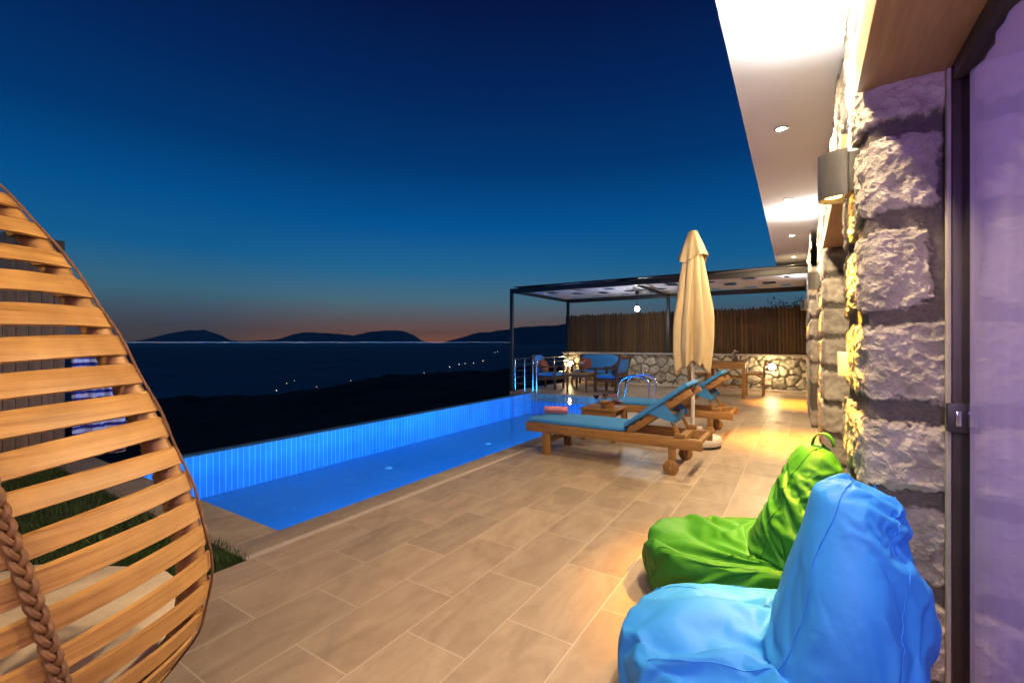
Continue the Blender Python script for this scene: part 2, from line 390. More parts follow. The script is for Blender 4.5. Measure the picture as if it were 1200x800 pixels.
for (xx, yy) in ((-5.05, 4.55), (-4.75, 6.6)):
    mb = MB(); mb.lathe([(0.0, 0.014), (0.045, 0.014), (0.06, 0.0)], 20, (xx, yy, D)); mb.build('floor_lamp', lens, pool)

# grass
def grass():
    mb = MB(); r = random.Random(3)
    for i in range(30000):
        x = r.uniform(-6.9, -2.80); y = r.uniform(-0.6, 1.45)
        if i < 5000: x = r.uniform(-3.6, -2.80); y = r.uniform(0.9, 1.45)
        h = r.uniform(0.025, 0.07); a = r.uniform(0, 2 * PI); w = r.uniform(0.002, 0.004)
        dx, dy = math.cos(a) * w, math.sin(a) * w; b = r.uniform(0, 0.04); q = r.uniform(0, 2 * PI)
        z = -0.03
        mb.add([(x - dx, y - dy, z), (x + dx, y + dy, z), (x + b * math.cos(q), y + b * math.sin(q), z + h)], [(0, 1, 2)])
    return mb.build('grass', M['grass'], None, recalc=False)
M['grass'] = plain('lawn grass', (0.05, 0.10, 0.018), (0.025, 0.055, 0.01), 0.7, 6, (1, 1, 1), 0)
tag(grass(), 'short green lawn behind the woven egg chair', 'grass', kind='stuff')

# ------------------------------------------------------------------ stone masonry
def sstep(a, b, x):
    t = max(0.0, min(1.0, (x - a) / (b - a))); return t * t * (3 - 2 * t)
def masonry(name, path, z0, z1, parent, seed, res=0.012, course=(0.29, 0.37), block=(0.32, 0.6), depth=0.022, rough=1.0, first=None, offs=0.0):
    """path: list of (x, y) corners of a sheet standing on z; normals to the left of the travel direction"""
    r = random.Random(seed)
    segs = []; L = 0
    for a, b in zip(path, path[1:]):
        d = Vector((b[0] - a[0], b[1] - a[1])); l = d.length; d /= l
        segs.append((L, L + l, Vector(a), d)); L += l
    zs = [z0 - offs]
    if first: zs.append(zs[0] + first)
    while zs[-1] < z1 + 0.4: zs.append(zs[-1] + r.uniform(*course))
    rows = []
    for _ in zs:
        us = [-r.uniform(0.0, 0.3)]
        while us[-1] < L + 0.6: us.append(us[-1] + r.uniform(*block))
        # keep joints clear of corners
        for s0, s1, _, _ in segs[1:]:
            us = [u for u in us if abs(u - s0) > 0.15]
        rows.append((us, [r.random() for _ in us]))
    nu = max(2, int(L / res)); nv = max(2, int((z1 - z0) / res))
    def pos(u):
        for k, (s0, s1, a, d) in enumerate(segs):
            if u <= s1 or k == len(segs) - 1:
                p = a + d * (u - s0); n = Vector((-d.y, d.x)); rr = 0.05
                if k + 1 < len(segs) and s1 - u < rr:
                    d2 = segs[k + 1][3]; n2 = Vector((-d2.y, d2.x)); w = 0.5 * (1 - (s1 - u) / rr); n = (n * (1 - w) + n2 * w)
                    p -= (n * 0.02 * (2*w)**2)
                if k > 0 and u - s0 < rr:
                    d2 = segs[k - 1][3]; n2 = Vector((-d2.y, d2.x)); w = 0.5 * (1 - (u - s0) / rr); n = (n * (1 - w) + n2 * w)
                    p -= (n * 0.02 * (2*w)**2)
                return p, n
    vs = []; st = []; ti = []
    off = Vector((seed * 3.7, seed * 1.3, 0))
    for i in range(nu + 1):
        u = L * i / nu; p, n = pos(u)
        for j in range(nv + 1):
            z = z0 + (z1 - z0) * j / nv
            q = Vector((u, z, 0)) + off
            uu = u + 0.05 * noise.noise(q * 4.0) + 0.012 * noise.noise(q * 14)
            zz = z + 0.05 * noise.noise(q * 3.7 + Vector((9, 2, 5))) + 0.014 * noise.noise(q * 15 + Vector((4, 4, 1)))
            k = 0
            while k + 2 < len(zs) and zs[k + 1] < zz: k += 1
            us, tt = rows[k]; m_ = 0
            while m_ + 2 < len(us) and us[m_ + 1] < uu: m_ += 1
            ez = min(zz - zs[k], zs[k + 1] - zz); eu = min(uu - us[m_], us[m_ + 1] - uu)
            e = -0.02 * math.log(math.exp(-max(ez, -0.2) / 0.02) + math.exp(-max(eu, -0.2) / 0.02))
            rag = 0.010 * noise.noise(q * 38) + 0.006 * noise.noise(q * 80); s = sstep(0.030, 0.044, e + rag * 1.5); dome = sstep(0.03, 0.07, e)
            q3 = Vector((p.x, p.y, z)) * 1.0 + off
            f1 = noise.fractal(q3 * 7, 1.0, 2.0, 3); f2 = noise.ridged_multi_fractal(q3 * 13, 1.0, 2.1, 4, 1.0, 2.0) - 1.1
            h = s * (depth * (0.75 + 0.25 * dome) + rough * (0.009 * f1 + 0.016 * f2 + 0.005 * noise.noise(q3 * 45) + 0.003 * noise.noise(q3 * 90))) + (1 - s) * 0.006 * f1 + (tt[m_] - 0.5) * 0.02 * s
            vs.append((p.x + n.x * h, p.y + n.y * h, z)); st.append(s); ti.append(tt[m_])
    fs = [(i * (nv + 1) + j, (i + 1) * (nv + 1) + j, (i + 1) * (nv + 1) + j + 1, i * (nv + 1) + j + 1) for i in range(nu) for j in range(nv)]
    me = bpy.data.meshes.new(name); me.from_pydata(vs, [], fs)
    me.polygons.foreach_set('use_smooth', [res > 0.006] * len(fs))
    for nm, dat in (('stone', st), ('tint', ti)):
        a = me.attributes.new(nm, 'FLOAT', 'POINT'); a.data.foreach_set('value', dat)
    me.materials.append(M['stone'])
    o = bpy.data.objects.new(name, me); col.objects.link(o); o.parent = parent
    return o

W = 0.215; DJ = 0.455; LZ = 2.29; LT = 2.46; H = 3.0
house = thing('stone_house', 'stone villa wall with white roof overhang along the deck', 'house', (0, 0, 0))
# U-shaped pillars: far jamb -> face -> near jamb (normals to the left of travel)
def pillar(y0, y1, w, seed, res, near=DJ, far=DJ):
    masonry('stone_pillar', [(near, y0), (w, y0), (w, y1), (far, y1)], 0.0, LT, house, seed, res, rough=0.75 if res < 0.006 else 1.0)
pillar(2.27, 3.10, W, 5, 0.0055)
pillar(5.8, 8.3, W, 11, 0.016)
pillar(8.32, 13.7, 0.12, 14, 0.022, near=W + 0.02, far=DJ)
pillar(-3.2, -1.6, W, 17, 0.03)
masonry('upper_wall', [(W, -3.2), (W, 8.3)], LT, H + 0.02, house, 21, 0.016, course=(0.22, 0.3))
masonry('upper_wall', [(0.12, 8.3), (0.12, 12.2)], LT, H + 0.02, house, 23, 0.03, course=(0.22, 0.3))
for a, b in ((-1.58, 2.262), (3.11, 5.79)):
    mb = MB(); mb.box(W - 0.035, DJ + 0.10, a, b, LZ, LT - 0.004, b=0.008); mb.build('lintel', M['beam_wood'], house)
# backing walls and roof overhang
mb = MB()
mb.box(DJ + 0.14, 3.2, 2.30, 2.42, 0.0, 3.0); mb.box(DJ + 0.0, 3.2, 5.9, 6.0, 0.0, 3.0); mb.box(3.2, 3.3, -4.0, 13.7, 0.0, 3.0)
mb.box(W + 0.06, DJ + 0.12, 2.34, 3.04, 0.0, LT); mb.box(W + 0.06, DJ + 0.12, 5.86, 13.6, 0.0, LT); mb.box(W + 0.06, DJ + 0.12, -3.15, -1.65, 0.0, LT)
mb.box(W + 0.06, 3.2, -4.0, 13.7, LT + 0.002, 2.995); mb.box(DJ, 3.2, -4.1, -4.0, 0, 2.9)
mb.build('inner_wall', M['plaster'], house)
def slab(xa, xb, ya, yb, z0, z1, w=None):
    ex = lambda y: -0.364 - 0.012 * (y - 2.436)
    q = [(ex(ya) + xa, ya), (ex(ya) + xb if w is None else w, ya), (ex(yb) + xb if w is None else w, yb), (ex(yb) + xa, yb)]
    b = MB(); b.add([(x, y, z) for z in (z0, z1) for x, y in q], [(0, 3, 2, 1), (4, 5, 6, 7), (0, 1, 5, 4), (1, 2, 6, 5), (2, 3, 7, 6), (3, 0, 4, 7)]); return b
slab(0, 0, -5.0, 12.2, H, H + 0.22, 3.3).build('roof_overhang', M['plaster'], house)
mb = MB(); mb.box(0.62, 3.2, -4.0, 13.7, 0.005, 0.02); mb.build('inner_floor', M['kerb'], house)

# glass doors in the two openings
def door(y0, y1, curtain_):
    fr = MB(); x0, x1 = DJ - 0.005, DJ + 0.05
    fr.box(x0, x1, y1 - 0.036, y1, 0.02, LZ - 0.003, b=0.003); fr.box(x0, x1, y0, y0 + 0.05, 0.02, LZ - 0.003, b=0.003)
    fr.box(x0, x1, y0 + 0.05, y1 - 0.05, LZ - 0.065, LZ - 0.003, b=0.003); fr.box(x0, x1, y0 + 0.05, y1 - 0.05, 0.02, 0.08, b=0.003)
    ym = (y0 + y1) / 2 - 0.6
    fr.box(x0 + 0.004, x1 - 0.004, ym - 0.03, ym + 0.03, 0.08, LZ - 0.065)
    d = fr.build('glass_door', M['door_frame'], house)
    g = MB(); g.box(DJ + 0.018, DJ + 0.024, y0 + 0.05, y1 - 0.036, 0.08, LZ - 0.065); g.build('pane', M['glass'], d)
    return d
M['door_frame'] = plain('dark brown door frame', (0.035, 0.022, 0.015), (0.022, 0.014, 0.01), 0.5, 12)
d1 = door(-1.55, 2.235, True); d2 = door(3.15, 5.74, False)
mb = MB(); mb.box(DJ - 0.018, DJ - 0.0065, 2.205, 2.237, 0.03, LZ - 0.01, b=0.002); mb.build('edge_strip', M['kerb'], d1)
mb = MB()
mb.box(DJ - 0.024, DJ + 0.030, 2.168, 2.1985, 0.985, 1.085, b=0.004); mb.build('latch', M['black_metal'], d1)
mb = MB(); mb.box(DJ - 0.004, DJ + 0.010, 2.160, 2.1675, 1.008, 1.060, b=0.002); mb.build('latch_plate', M['chrome'], d1)

# curtain behind the near door, lit violet by the room lamp behind it
def curtain(name, y0, y1, x, label, m):
    vs = []; n = 400; k = 2
    for i in range(n + 1):
        y = y0 + (y1 - y0) * i / n
        xx = x + 0.008 * math.sin(y * 26 + 1.3 * math.sin(y * 5)) + 0.004 * math.sin(y * 57 + 2)
        for j in range(k + 1): vs.append((xx, y, 0.03 + (2.24 - 0.03) * j / k))
    fs = [(i * (k + 1) + j, (i + 1) * (k + 1) + j, (i + 1) * (k + 1) + j + 1, i * (k + 1) + j + 1) for i in range(n) for j in range(k)]
    mb = MB(); mb.add(vs, fs, True); return tag(mb.build(name, m, None, recalc=False), label, 'curtain')
def mat_sheer():
    m, t, p = nt('sheer pale curtain'); out = t.nodes['Material Output']
    p.inputs['Base Color'].default_value = (0.62, 0.57, 0.60, 1); setin(p, Roughness=0.9)
    tl_ = N(t, 'ShaderNodeBsdfTranslucent'); tl_.inputs['Color'].default_value = (0.62, 0.57, 0.62, 1)
    mx = N(t, 'ShaderNodeMixShader'); mx.inputs['Fac'].default_value = 0.55
    t.links.new(p.outputs[0], mx.inputs[1]); t.links.new(tl_.outputs[0], mx.inputs[2]); t.links.new(mx.outputs[0], out.inputs['Surface']); return m
M['curtain'] = mat_sheer()
curtain('door_curtain', -1.5, 2.29, 0.496, 'pale sheer curtain glowing violet behind the near glass door', M['curtain'])
curtain('door_curtain', 3.2, 5.78, 0.496, 'pale curtain behind the farther glass door', M['curtain'])
led = thing('added_led_strip', 'added violet light strip tinting the jamb beside the near glass door', 'light strip', (DJ - 0.03, -0.235, 1.75))  # strip added out of view to throw violet light on the stone jamb
mb = MB(); mb.box(-0.012, 0.012, -0.02, 0.0, -0.45, 0.45, b=0.003); mb.build('added_strip_housing', M['grey_metal'], led)
light('AREA', 'added_led_light', (0.0, 0.012, 0.0), 25, (0.50, 0.27, 1.0), led, (PI / 2, 0, 0.0), shape='RECTANGLE', size=0.03, size_y=0.9)
rl = thing('room_lamp', 'violet lamp inside the room behind the curtain', 'lamp', (2.1, 1.2, 1.3))
mb = MB(); mb.box(0.0, 0.05, -1.1, 1.1, -0.95, 0.95, b=0.01); mb.build('lamp_panel', M['grey_metal'], rl)
light('AREA', 'room_light', (-0.02, 0, 0), 46, (0.54, 0.33, 1.0), rl, (0, PI / 2, 0), shape='RECTANGLE', size=1.8, size_y=2.1)

# ------------------------------------------------------------------ lamps on the house
warm = (1.0, 0.75, 0.44)
glow = emit('downlight lens', (1.0, 0.86, 0.66), 60.0)
def downlight(y, label, power=270):
    t = thing('recessed_downlight', label, 'downlight', (-0.14, y, H - 0.001), 0, 'recessed lamps in the white overhang')
    mb = MB(); mb.lathe([(0.052, 0.0), (0.052, -0.006), (0.036, -0.008), (0.034, 0.0)], 24); mb.build('ring', M['chrome'], t)
    mb = MB(); mb.lathe([(0.0, -0.004), (0.033, -0.003)], 20); mb.build('lens', glow, t, recalc=False)
    light('SPOT', 'downlight_beam', (0, 0, -0.014), power, warm, t, spot_size=math.radians(179), spot_blend=0.25, shadow_soft_size=0.07)
for y, lb in ((-2.2, 'recessed lamp in the overhang behind the viewpoint'), (-0.05, 'recessed lamp in the overhang over the viewpoint'), (2.05, 'recessed lamp in the overhang above the green and blue bean bags'),
              (4.18, 'nearest lit recessed lamp in view in the white overhang'), (6.3, 'recessed lamp inside the bright patch on the overhang'),
              (8.46, 'small lit recessed lamp beyond the bright patch on the overhang'), (10.6, 'farthest recessed lamp at the pergola end of the overhang')):
    downlight(y, lb, 105 if -1 < y < 0 else 370)
bulb_o = emit('amber lamp glass', (1.0, 0.5, 0.08), 45.0); bulb_w = emit('cool lamp glass', (0.9, 0.95, 1.0), 25.0)
def sconce(x, y, z, label):
    t = thing('wall_sconce', label, 'wall lamp', (x, y, z), 0, 'up and down lamps on the stone wall')
    mb = MB(); n = 20; r_ = 0.082; vs = []
    # half-round shell, open at top and bottom
    for zz in (-0.105, 0.105):
        for rr in (r_, r_ - 0.006):
            for j in range(n + 1):
                q = PI / 2 + PI * j / n; vs.append((rr * 1.35 * math.cos(q) - 0.012, rr * math.sin(q), zz))
    k = n + 1; fs = []
    for j in range(n):
        fs += [(j, j + 1, 2 * k + j + 1, 2 * k + j), (k + j + 1, k + j, 3 * k + j, 3 * k + j + 1), (j + 1, j, k + j, k + j + 1), (2 * k + j, 2 * k + j + 1, 3 * k + j + 1, 3 * k + j)]
    mb.add(vs, fs, True); mb.build('shade', M['grey_metal'], t)
    mb = MB(); mb.box(-0.018, 0.05, -0.07, 0.07, -0.09, 0.09, b=0.004); mb.build('back_plate', M['grey_metal'], t)
    mb = MB(); mb.lathe([(0.0, 0.0), (0.034, 0.0), (0.034, 0.03), (0.0, 0.03)], 16, (-0.062, 0, -0.09)); mb.build('lower_bulb', bulb_o, t)
    mb = MB(); mb.lathe([(0.0, 0.0), (0.034, 0.0), (0.034, 0.03), (0.0, 0.03)], 16, (-0.062, 0, 0.06)); mb.build('upper_bulb', bulb_w, t)
    light('SPOT', 'lower_beam', (-0.062, 0, -0.097), 1000, (1.0, 0.41, 0.025), t, spot_size=math.radians(70), spot_blend=0.8, shadow_soft_size=0.03)
    light('SPOT', 'upper_spill', (-0.062, 0, 0.099), 46, (1.0, 0.90, 0.78), t, (PI, 0, 0), spot_size=math.radians(168), spot_blend=1.0, shadow_soft_size=0.03)
    light('SPOT', 'upper_beam', (-0.062, 0, 0.097), 62, (0.86, 0.93, 1.0), t, (PI, 0, 0), spot_size=math.radians(90), spot_blend=0.6, shadow_soft_size=0.03)
sconce(W - 0.03, 2.62, 2.075, 'half-round graphite wall lamp on the near stone pillar')
sconce(W - 0.03, 6.9, 2.075, 'half-round wall lamp on the middle stone pillar')
sconce(0.09, 11.2, 2.075, 'half-round wall lamp on the wall under the pergola')
mb = MB(); mb.box(W - 0.06, W + 0.02, 2.83, 2.91, 1.13, 1.25, b=0.004)
tag(mb.build('wall_socket', M['white_plastic']), 'small pale socket box on the amber lit stone pillar', 'socket')

# ------------------------------------------------------------------ far terrace: wall, fence, pergola, rail
def rubble(x0, x1, y, z1, seed, parent):
    r = random.Random(seed); res = 0.022; seeds = []
    cw = 0.30
    nx = int((x1 - x0) / cw) + 3; nz = int(z1 / 0.24) + 3
    for i in range(-1, nx):
        for j in range(-1, nz):
            seeds.append((x0 + (i + 0.5 * (j % 2) + r.uniform(-0.36, 0.36)) * cw, (j + r.uniform(-0.36, 0.36)) * 0.25, r.random()))
    grid = {}
    for s in seeds: grid.setdefault((int((s[0] - x0) // cw), int(s[1] // 0.25)), []).append(s)
    nu = int((x1 - x0) / res); nv = int(z1 / res); vs = []; st = []; ti = []
    for i in range(nu + 1):
        x = x0 + (x1 - x0) * i / nu
        for j in range(nv + 1):
            z = z1 * j / nv; q = Vector((x, z, seed))
            xx = x + 0.06 * noise.noise(q * 5) + 0.02 * noise.noise(q * 17); zz = z + 0.06 * noise.noise(q * 5 + Vector((3, 1, 7))) + 0.02 * noise.noise(q * 17 + Vector((5, 2, 2)))
            gi, gj = int((xx - x0) // cw), int(zz // 0.25); best = []
            for a in range(gi - 2, gi + 3):
                for b in range(gj - 2, gj + 3):
                    for s in grid.get((a, b), ()): best.append((math.hypot(xx - s[0], (zz - s[1]) * 1.15), s[2]))
            best.sort(); e = best[1][0] - best[0][0]
            s_ = sstep(0.022, 0.05, e + 0.012 * noise.noise(q * 30)); f1 = noise.fractal(q * 8, 1.0, 2.0, 4)
            h = s_ * (0.02 + 0.028 * sstep(0.02, 0.09, e)) + 0.024 * f1 * s_ + 0.010 * noise.noise(q * 26) * s_ + 0.005 * f1
            vs.append((x, y - h, z)); st.append(s_); ti.append(best[0][1])
    fs = [(i * (nv + 1) + j, (i + 1) * (nv + 1) + j, (i + 1) * (nv + 1) + j + 1, i * (nv + 1) + j + 1) for i in range(nu) for j in range(nv)]
    me = bpy.data.meshes.new('stone_face'); me.from_pydata(vs, [], fs); me.polygons.foreach_set('use_smooth', [True] * len(fs))
    for nm, dat in (('stone', st), ('tint', ti)):
        a = me.attributes.new(nm, 'FLOAT', 'POINT'); a.data.foreach_set('value', dat)
    me.materials.append(M['rubble'])
    o = bpy.data.objects.new('stone_face', me); col.objects.link(o); o.parent = parent
WX0, WX1, WY, WZ = -6.72, 0.14, 13.70, 0.93
gw = thing('garden_wall', 'low rubble stone wall with pale cap behind the terrace furniture', 'wall', (0, 0, 0))
rubble(WX0, WX1, WY, WZ, 4, gw)
mb = MB(); mb.box(WX0, WX1 + 0.4, WY + 0.005, WY + 0.35, -2.5, WZ); mb.build('core', M['kerb'], gw)
mb = MB(); mb.box(WX0 - 0.04, WX1, WY - 0.11, WY + 0.38, WZ + 0.002, WZ + 0.055, b=0.008); mb.build('cap', M['kerb'], gw)
mb = MB(); mb.box(WX0, WX1 - 0.02, WY - 0.09, WY - 0.02, 0.003, 0.06, b=0.004); mb.build('skirting', M['strip'], gw)
fen = thing('picket_fence', 'brown upright board fence on top of the rubble wall', 'fence', (0, 0, 0))
r = random.Random(12); x = WX0; boards = MB()
while x < WX1 - 0.05:
    w = r.uniform(0.075, 0.095); h = 2.20 + r.uniform(-0.02, 0.03) + 0.045 * (x - WX0) / 6.8
    y = WY + 0.14 + r.uniform(-0.006, 0.006); z0 = WZ + 0.058
    n = 8; vs = []
    for zz, rad in ((z0, 1.0), (h - 0.05, 1.0), (h, 0.35)):
        for j in range(n):
            q = 2 * PI * j / n; vs.append((x + w / 2 + w * 0.5 * rad * math.cos(q), y + 0.028 * rad * math.sin(q), zz))
    fs = [(i * n + j, i * n + (j + 1) % n, (i + 1) * n + (j + 1) % n, (i + 1) * n + j) for i in range(2) for j in range(n)] + [tuple(2 * n + j for j in range(n))]
    boards.add(vs, fs); x += w + 0.003
def mat_boards():
    m = wood('fence boards', (0.15, 0.078, 0.022), (0.055, 0.027, 0.01), 2, 0.75)
    t = m.node_tree; p = t.nodes['Principled BSDF']
    g = N(t, 'ShaderNodeNewGeometry'); src = p.inputs['Base Color'].links[0].from_socket
    r_ = ramp(t, g.outputs['Random Per Island'], [(0, (0.6, 0.6, 0.6)), (1, (1.25, 1.2, 1.1))])
    mx = N(t, 'ShaderNodeMix', data_type='RGBA', blend_type='MULTIPLY'); mx.inputs['Factor'].default_value = 1
    t.links.new(src, mx.inputs['A']); t.links.new(r_.outputs[0], mx.inputs['B']); t.links.new(mx.outputs['Result'], p.inputs['Base Color']); return m
M['boards'] = mat_boards()
boards.build('board_row', M['boards'], fen)
for zz in (1.25, 1.95):
    mb = MB(); mb.box(WX0, WX1, WY + 0.18, WY + 0.22, zz, zz + 0.07, b=0.004); mb.build('rail', M['fence_wood'], fen)

per = thing('pergola', 'dark steel pergola with a pale woven shade roof over the seating terrace', 'pergola', (0, 0, 0))
PX0, PX1, PY0, PY1, PZ = -6.53, 0.13, 10.17, 13.62, 2.66
for px, py in ((PX0, PY0), (PX0, PY1), (-3.3, PY1)):
    mb = MB(); mb.box(px - 0.04, px + 0.04, py - 0.04, py + 0.04, 0.0 if py < 13 else WZ + 0.06, PZ - 0.062, b=0.004); mb.build('post', M['black_metal'], per)
for a, b in (((PX0 - 0.04, PY0, PZ), (PX1, PY0, PZ)), ((PX0 - 0.04, PY1, PZ), (PX1, PY1, PZ))):
    mb = MB(); mb.beam(a, b, 0.08, 0.12); mb.build('beam', M['black_metal'], per)
for px in (PX0, -3.3, PX1 - 0.05):
    mb = MB(); mb.beam((px, PY0 + 0.042, PZ), (px, PY1 - 0.042, PZ), 0.06, 0.08); mb.build('cross_beam', M['black_metal'], per)
def shade_roof():
    r = random.Random(5); mb = MB(); z = PZ + 0.075
    nx, ny = 72, 16; dx = (PX1 - PX0) / nx; dy = (PY1 - PY0) / ny
    def zz(x, y): return z + 0.012 * math.sin(x * 3.1 + y) + 0.01 * math.sin(y * 4 + x * 1.7)
    for i in range(nx):
        for j in range(ny):
            x0 = PX0 + i * dx; y0 = PY0 + j * dy
            if j % 4 in (1, 2) and (i + (j // 4) * 5) % 9 in (0, 1, 2) and i < 68: continue   # slots of the weave
            c = [(x0, y0), (x0 + dx, y0), (x0 + dx, y0 + dy), (x0, y0 + dy)]
            mb.add([(a, b, zz(a, b)) for a, b in c], [(0, 1, 2, 3)], True)
    return mb
M['shade'] = plain('woven shade cloth', (0.62, 0.58, 0.62), (0.42, 0.38, 0.42), 0.9, 6, (0.6, 8, 1), 0.4, 0.01)
sh = shade_roof().build('shade_cloth', M['shade'], per)
md = sh.modifiers.new('thickness', 'SOLIDIFY'); md.thickness = 0.012
for j in range(4):
    yy = PY0 + (4 * j + 2) * (PY1 - PY0) / 16; mb = MB(); mb.box(PX0, PX1, yy - 0.32, yy + 0.32, PZ + 0.115, PZ + 0.135, b=0.003); mb.build('batten', M['black_metal'], per)
pend = thing('pendant_lamp', 'white bare bulb pendant under a dark four-armed bracket in the pergola', 'lamp', (-3.7, 11.95, 2.20))
mb = MB(); mb.beam((-0.34, 0, 0.475), (0.34, 0, 0.475), 0.05, 0.02); mb.beam((0, -0.34, 0.452), (0, 0.34, 0.452), 0.05, 0.02); mb.lathe([(0, 0.44), (0.06, 0.44), (0.05, 0.38), (0, 0.37)], 14); mb.build('bracket', M['black_metal'], pend)
mb = MB(); mb.tube([(0, 0, 0.08), (0, 0, 0.38)], 0.006, 6); mb.lathe([(0, 0.12), (0.03, 0.11), (0.03, 0.06), (0, 0.06)], 12); mb.build('cord', M['black_metal'], pend)
mb = MB(); mb.lathe([(0.02, 0.065), (0.05, 0.03), (0.065, -0.01), (0.05, -0.055), (0, -0.075)], 16); mb.build('bulb', emit('white bulb', (0.9, 0.97, 1.0), 40.0), pend)
light('POINT', 'pendant_light', (0, 0, -0.1), 55, (0.85, 0.94, 1.0), pend, shadow_soft_size=0.06)

rail = thing('steel_railing', 'polished steel railing with four bars at the terrace corner', 'railing', (0, 0, 0))
RX = -6.47
for px, py in ((RX, 10.17 + 0.07), (-6.15, 10.2), (-5.9, 10.2), (-5.79, 10.2), (RX, 11.4), (RX, 12.5), (RX, 13.5)):
    mb = MB(); mb.tube([(px, py, 0.0), (px, py, 0.84)], 0.02, 12); mb.lathe([(0.045, 0.0), (0.045, 0.008), (0.022, 0.012)], 14, (px, py, 0)); mb.build('rail_post', M['chrome'], rail)
for zz in (0.2, 0.37, 0.54, 0.71):
    mb = MB(); mb.tube([(-5.79, 10.2, zz), (RX, 10.24, zz)], 0.009, 8); mb.tube([(RX, 10.24, zz), (RX, 13.55, zz)], 0.009, 8); mb.build('rail_bar', M['chrome'], rail)
mb = MB(); mb.tube([(RX, 10.24, 0.85), (RX, 13.55, 0.85)], 0.022, 10); mb.build('hand_rail', M['chrome'], rail)

warm_glass = emit('warm bulkhead glass', (1.0, 0.80, 0.48), 40.0)
def bulkhead(x, z, label, p):
    t = thing('bulkhead_lamp', label, 'wall lamp', (x, WY - 0.095, z), 0, 'round lamps on the rubble wall')
    R = Matrix.Rotation(PI / 2, 4, 'X')
    mb = MB(); mb.lathe([(0.0, -0.04), (0.095, -0.04), (0.095, 0.01), (0.08, 0.02)], 22, (0, 0, 0), R); mb.build('ring', M['white_plastic'], t)
    mb = MB(); mb.lathe([(0.08, 0.02), (0.06, 0.045), (0.0, 0.055)], 20, (0, 0, 0), R); mb.build('glass', warm_glass, t)
    light('POINT', 'bulkhead_light', (0, -0.10, 0), p, (1.0, 0.70, 0.32), t, shadow_soft_size=0.05)
bulkhead(-0.66, 0.66, 'glowing round lamp on the rubble wall right of the dining table', 34)
bulkhead(-6.42, 0.60, 'glowing round lamp on the rubble wall behind the left armchair', 26)

# ------------------------------------------------------------------ terrace furniture
def cushion_mesh(w, d, h, puff=0.25, seed=0):
    """soft box centred on x,y, sitting on z=0"""
    mb = MB(); n = 12; vs = []; fs = []
    bm = bmesh.new(); bmesh.ops.create_cube(bm, size=1.0); bmesh.ops.subdivide_edges(bm, edges=bm.edges[:], cuts=7, use_grid_fill=True)
    for v in bm.verts:
        x, y, z = v.co * 2
        ex = abs(x) ** 6; ey = abs(y) ** 6
        zz = z * (1 - puff * max(ex, ey)) * (1.0)
        sx = x * (1 - 0.06 * abs(z) ** 4 - 0.03 * abs(y) ** 4); sy = y * (1 - 0.06 * abs(z) ** 4 - 0.03 * abs(x) ** 4)
        v.co = Vector((sx * w / 2, sy * d / 2, (zz + 1) * h / 2 + 0.006 * noise.noise(Vector((x * 2, y * 2, z + seed)))))
    bm.verts.index_update()
    mb.add([v.co for v in bm.verts], [[v.index for v in f.verts] for f in bm.faces], True); bm.free(); return mb
def xform(mb, Mx):
    mb.v = [tuple(Mx @ Vector(v)) for v in mb.v]; return mb
def armchair(label, loc, rz, width, pillow):
    """faces local -Y"""
    g = 'wooden armchairs with blue cushions'
    t = thing('armchair', label, 'armchair', loc, rz, g if width < 1 else None)
    w = width / 2; dw = M['dark_wood']
    for sx in (-1, 1):
        mb = MB(); mb.beam((sx * (w - 0.03), -0.30, 0), (sx * (w - 0.03), -0.30, 0.60), 0.055, 0.055); mb.build('leg', dw, t)
        mb = MB(); mb.beam((sx * (w - 0.03), 0.27, 0), (sx * (w - 0.03), 0.30, 0.55), 0.055, 0.055); mb.beam((sx * (w - 0.03), 0.30, 0.55), (sx * (w - 0.03), 0.40, 0.93), 0.055, 0.055); mb.build('leg', dw, t)
        mb = MB(); mb.box(sx * (w - 0.03) - 0.04, sx * (w - 0.03) + 0.04, -0.36, 0.30, 0.603, 0.635, b=0.006); mb.build('armrest', dw, t)
    mb = MB()
    mb.box(-w + 0.06, w - 0.06, -0.325, -0.285, 0.27, 0.35, b=0.004); mb.box(-w + 0.06, w - 0.06, 0.26, 0.30, 0.27, 0.35, b=0.004)
    for sx in (-1, 1): mb.box(sx * (w - 0.03) - 0.02, sx * (w - 0.03) + 0.02, -0.27, 0.25, 0.27, 0.35, b=0.004)
    mb.build('seat_frame', dw, t)
    mb = MB(); k = max(5, int(width / 0.09))
    mb.beam((-w + 0.06, 0.395, 0.90), (w - 0.06, 0.395, 0.90), 0.03, 0.075); mb.beam((-w + 0.06, 0.31, 0.44), (w - 0.06, 0.31, 0.44), 0.03, 0.05)
    for i in range(k):
        xx = -w + 0.1 + (2 * w - 0.2) * i / (k - 1); mb.beam((xx, 0.312, 0.46), (xx, 0.39, 0.87), 0.035, 0.015)
    mb.build('backrest', dw, t)
    xform(cushion_mesh(width - 0.13, 0.56, 0.11), Matrix.Translation((0, -0.03, 0.352))).build('seat_cushion', M['blue_cushion'], t)
    R = Matrix.Translation((0, 0.27, 0.47)) @ Matrix.Rotation(-0.20, 4, 'X')
    xform(cushion_mesh(width - 0.14, 0.10, 0.47), R).build('back_cushion', M['blue_cushion'], t)
    if pillow:
        mp, px = pillow
        q = thing('throw_pillow', pillow_labels[px > 0 if width > 1 else (mp == 'rust_fabric')], 'pillow', (0, 0, 0))
        o = xform(cushion_mesh(0.38, 0.12, 0.36, 0.6), Matrix.Translation((px, 0.12, 0.46)) @ Matrix.Rotation(-0.35, 4, 'X')).build('pillow_cover', M[mp], q)
        q.location = loc; q.rotation_euler = (0, 0, rz)
    return t
pillow_labels = {True: 'rust patterned pillow on the armchair beside the railing', False: 'dark brown pillow on the armchair with its back to the stone wall'}
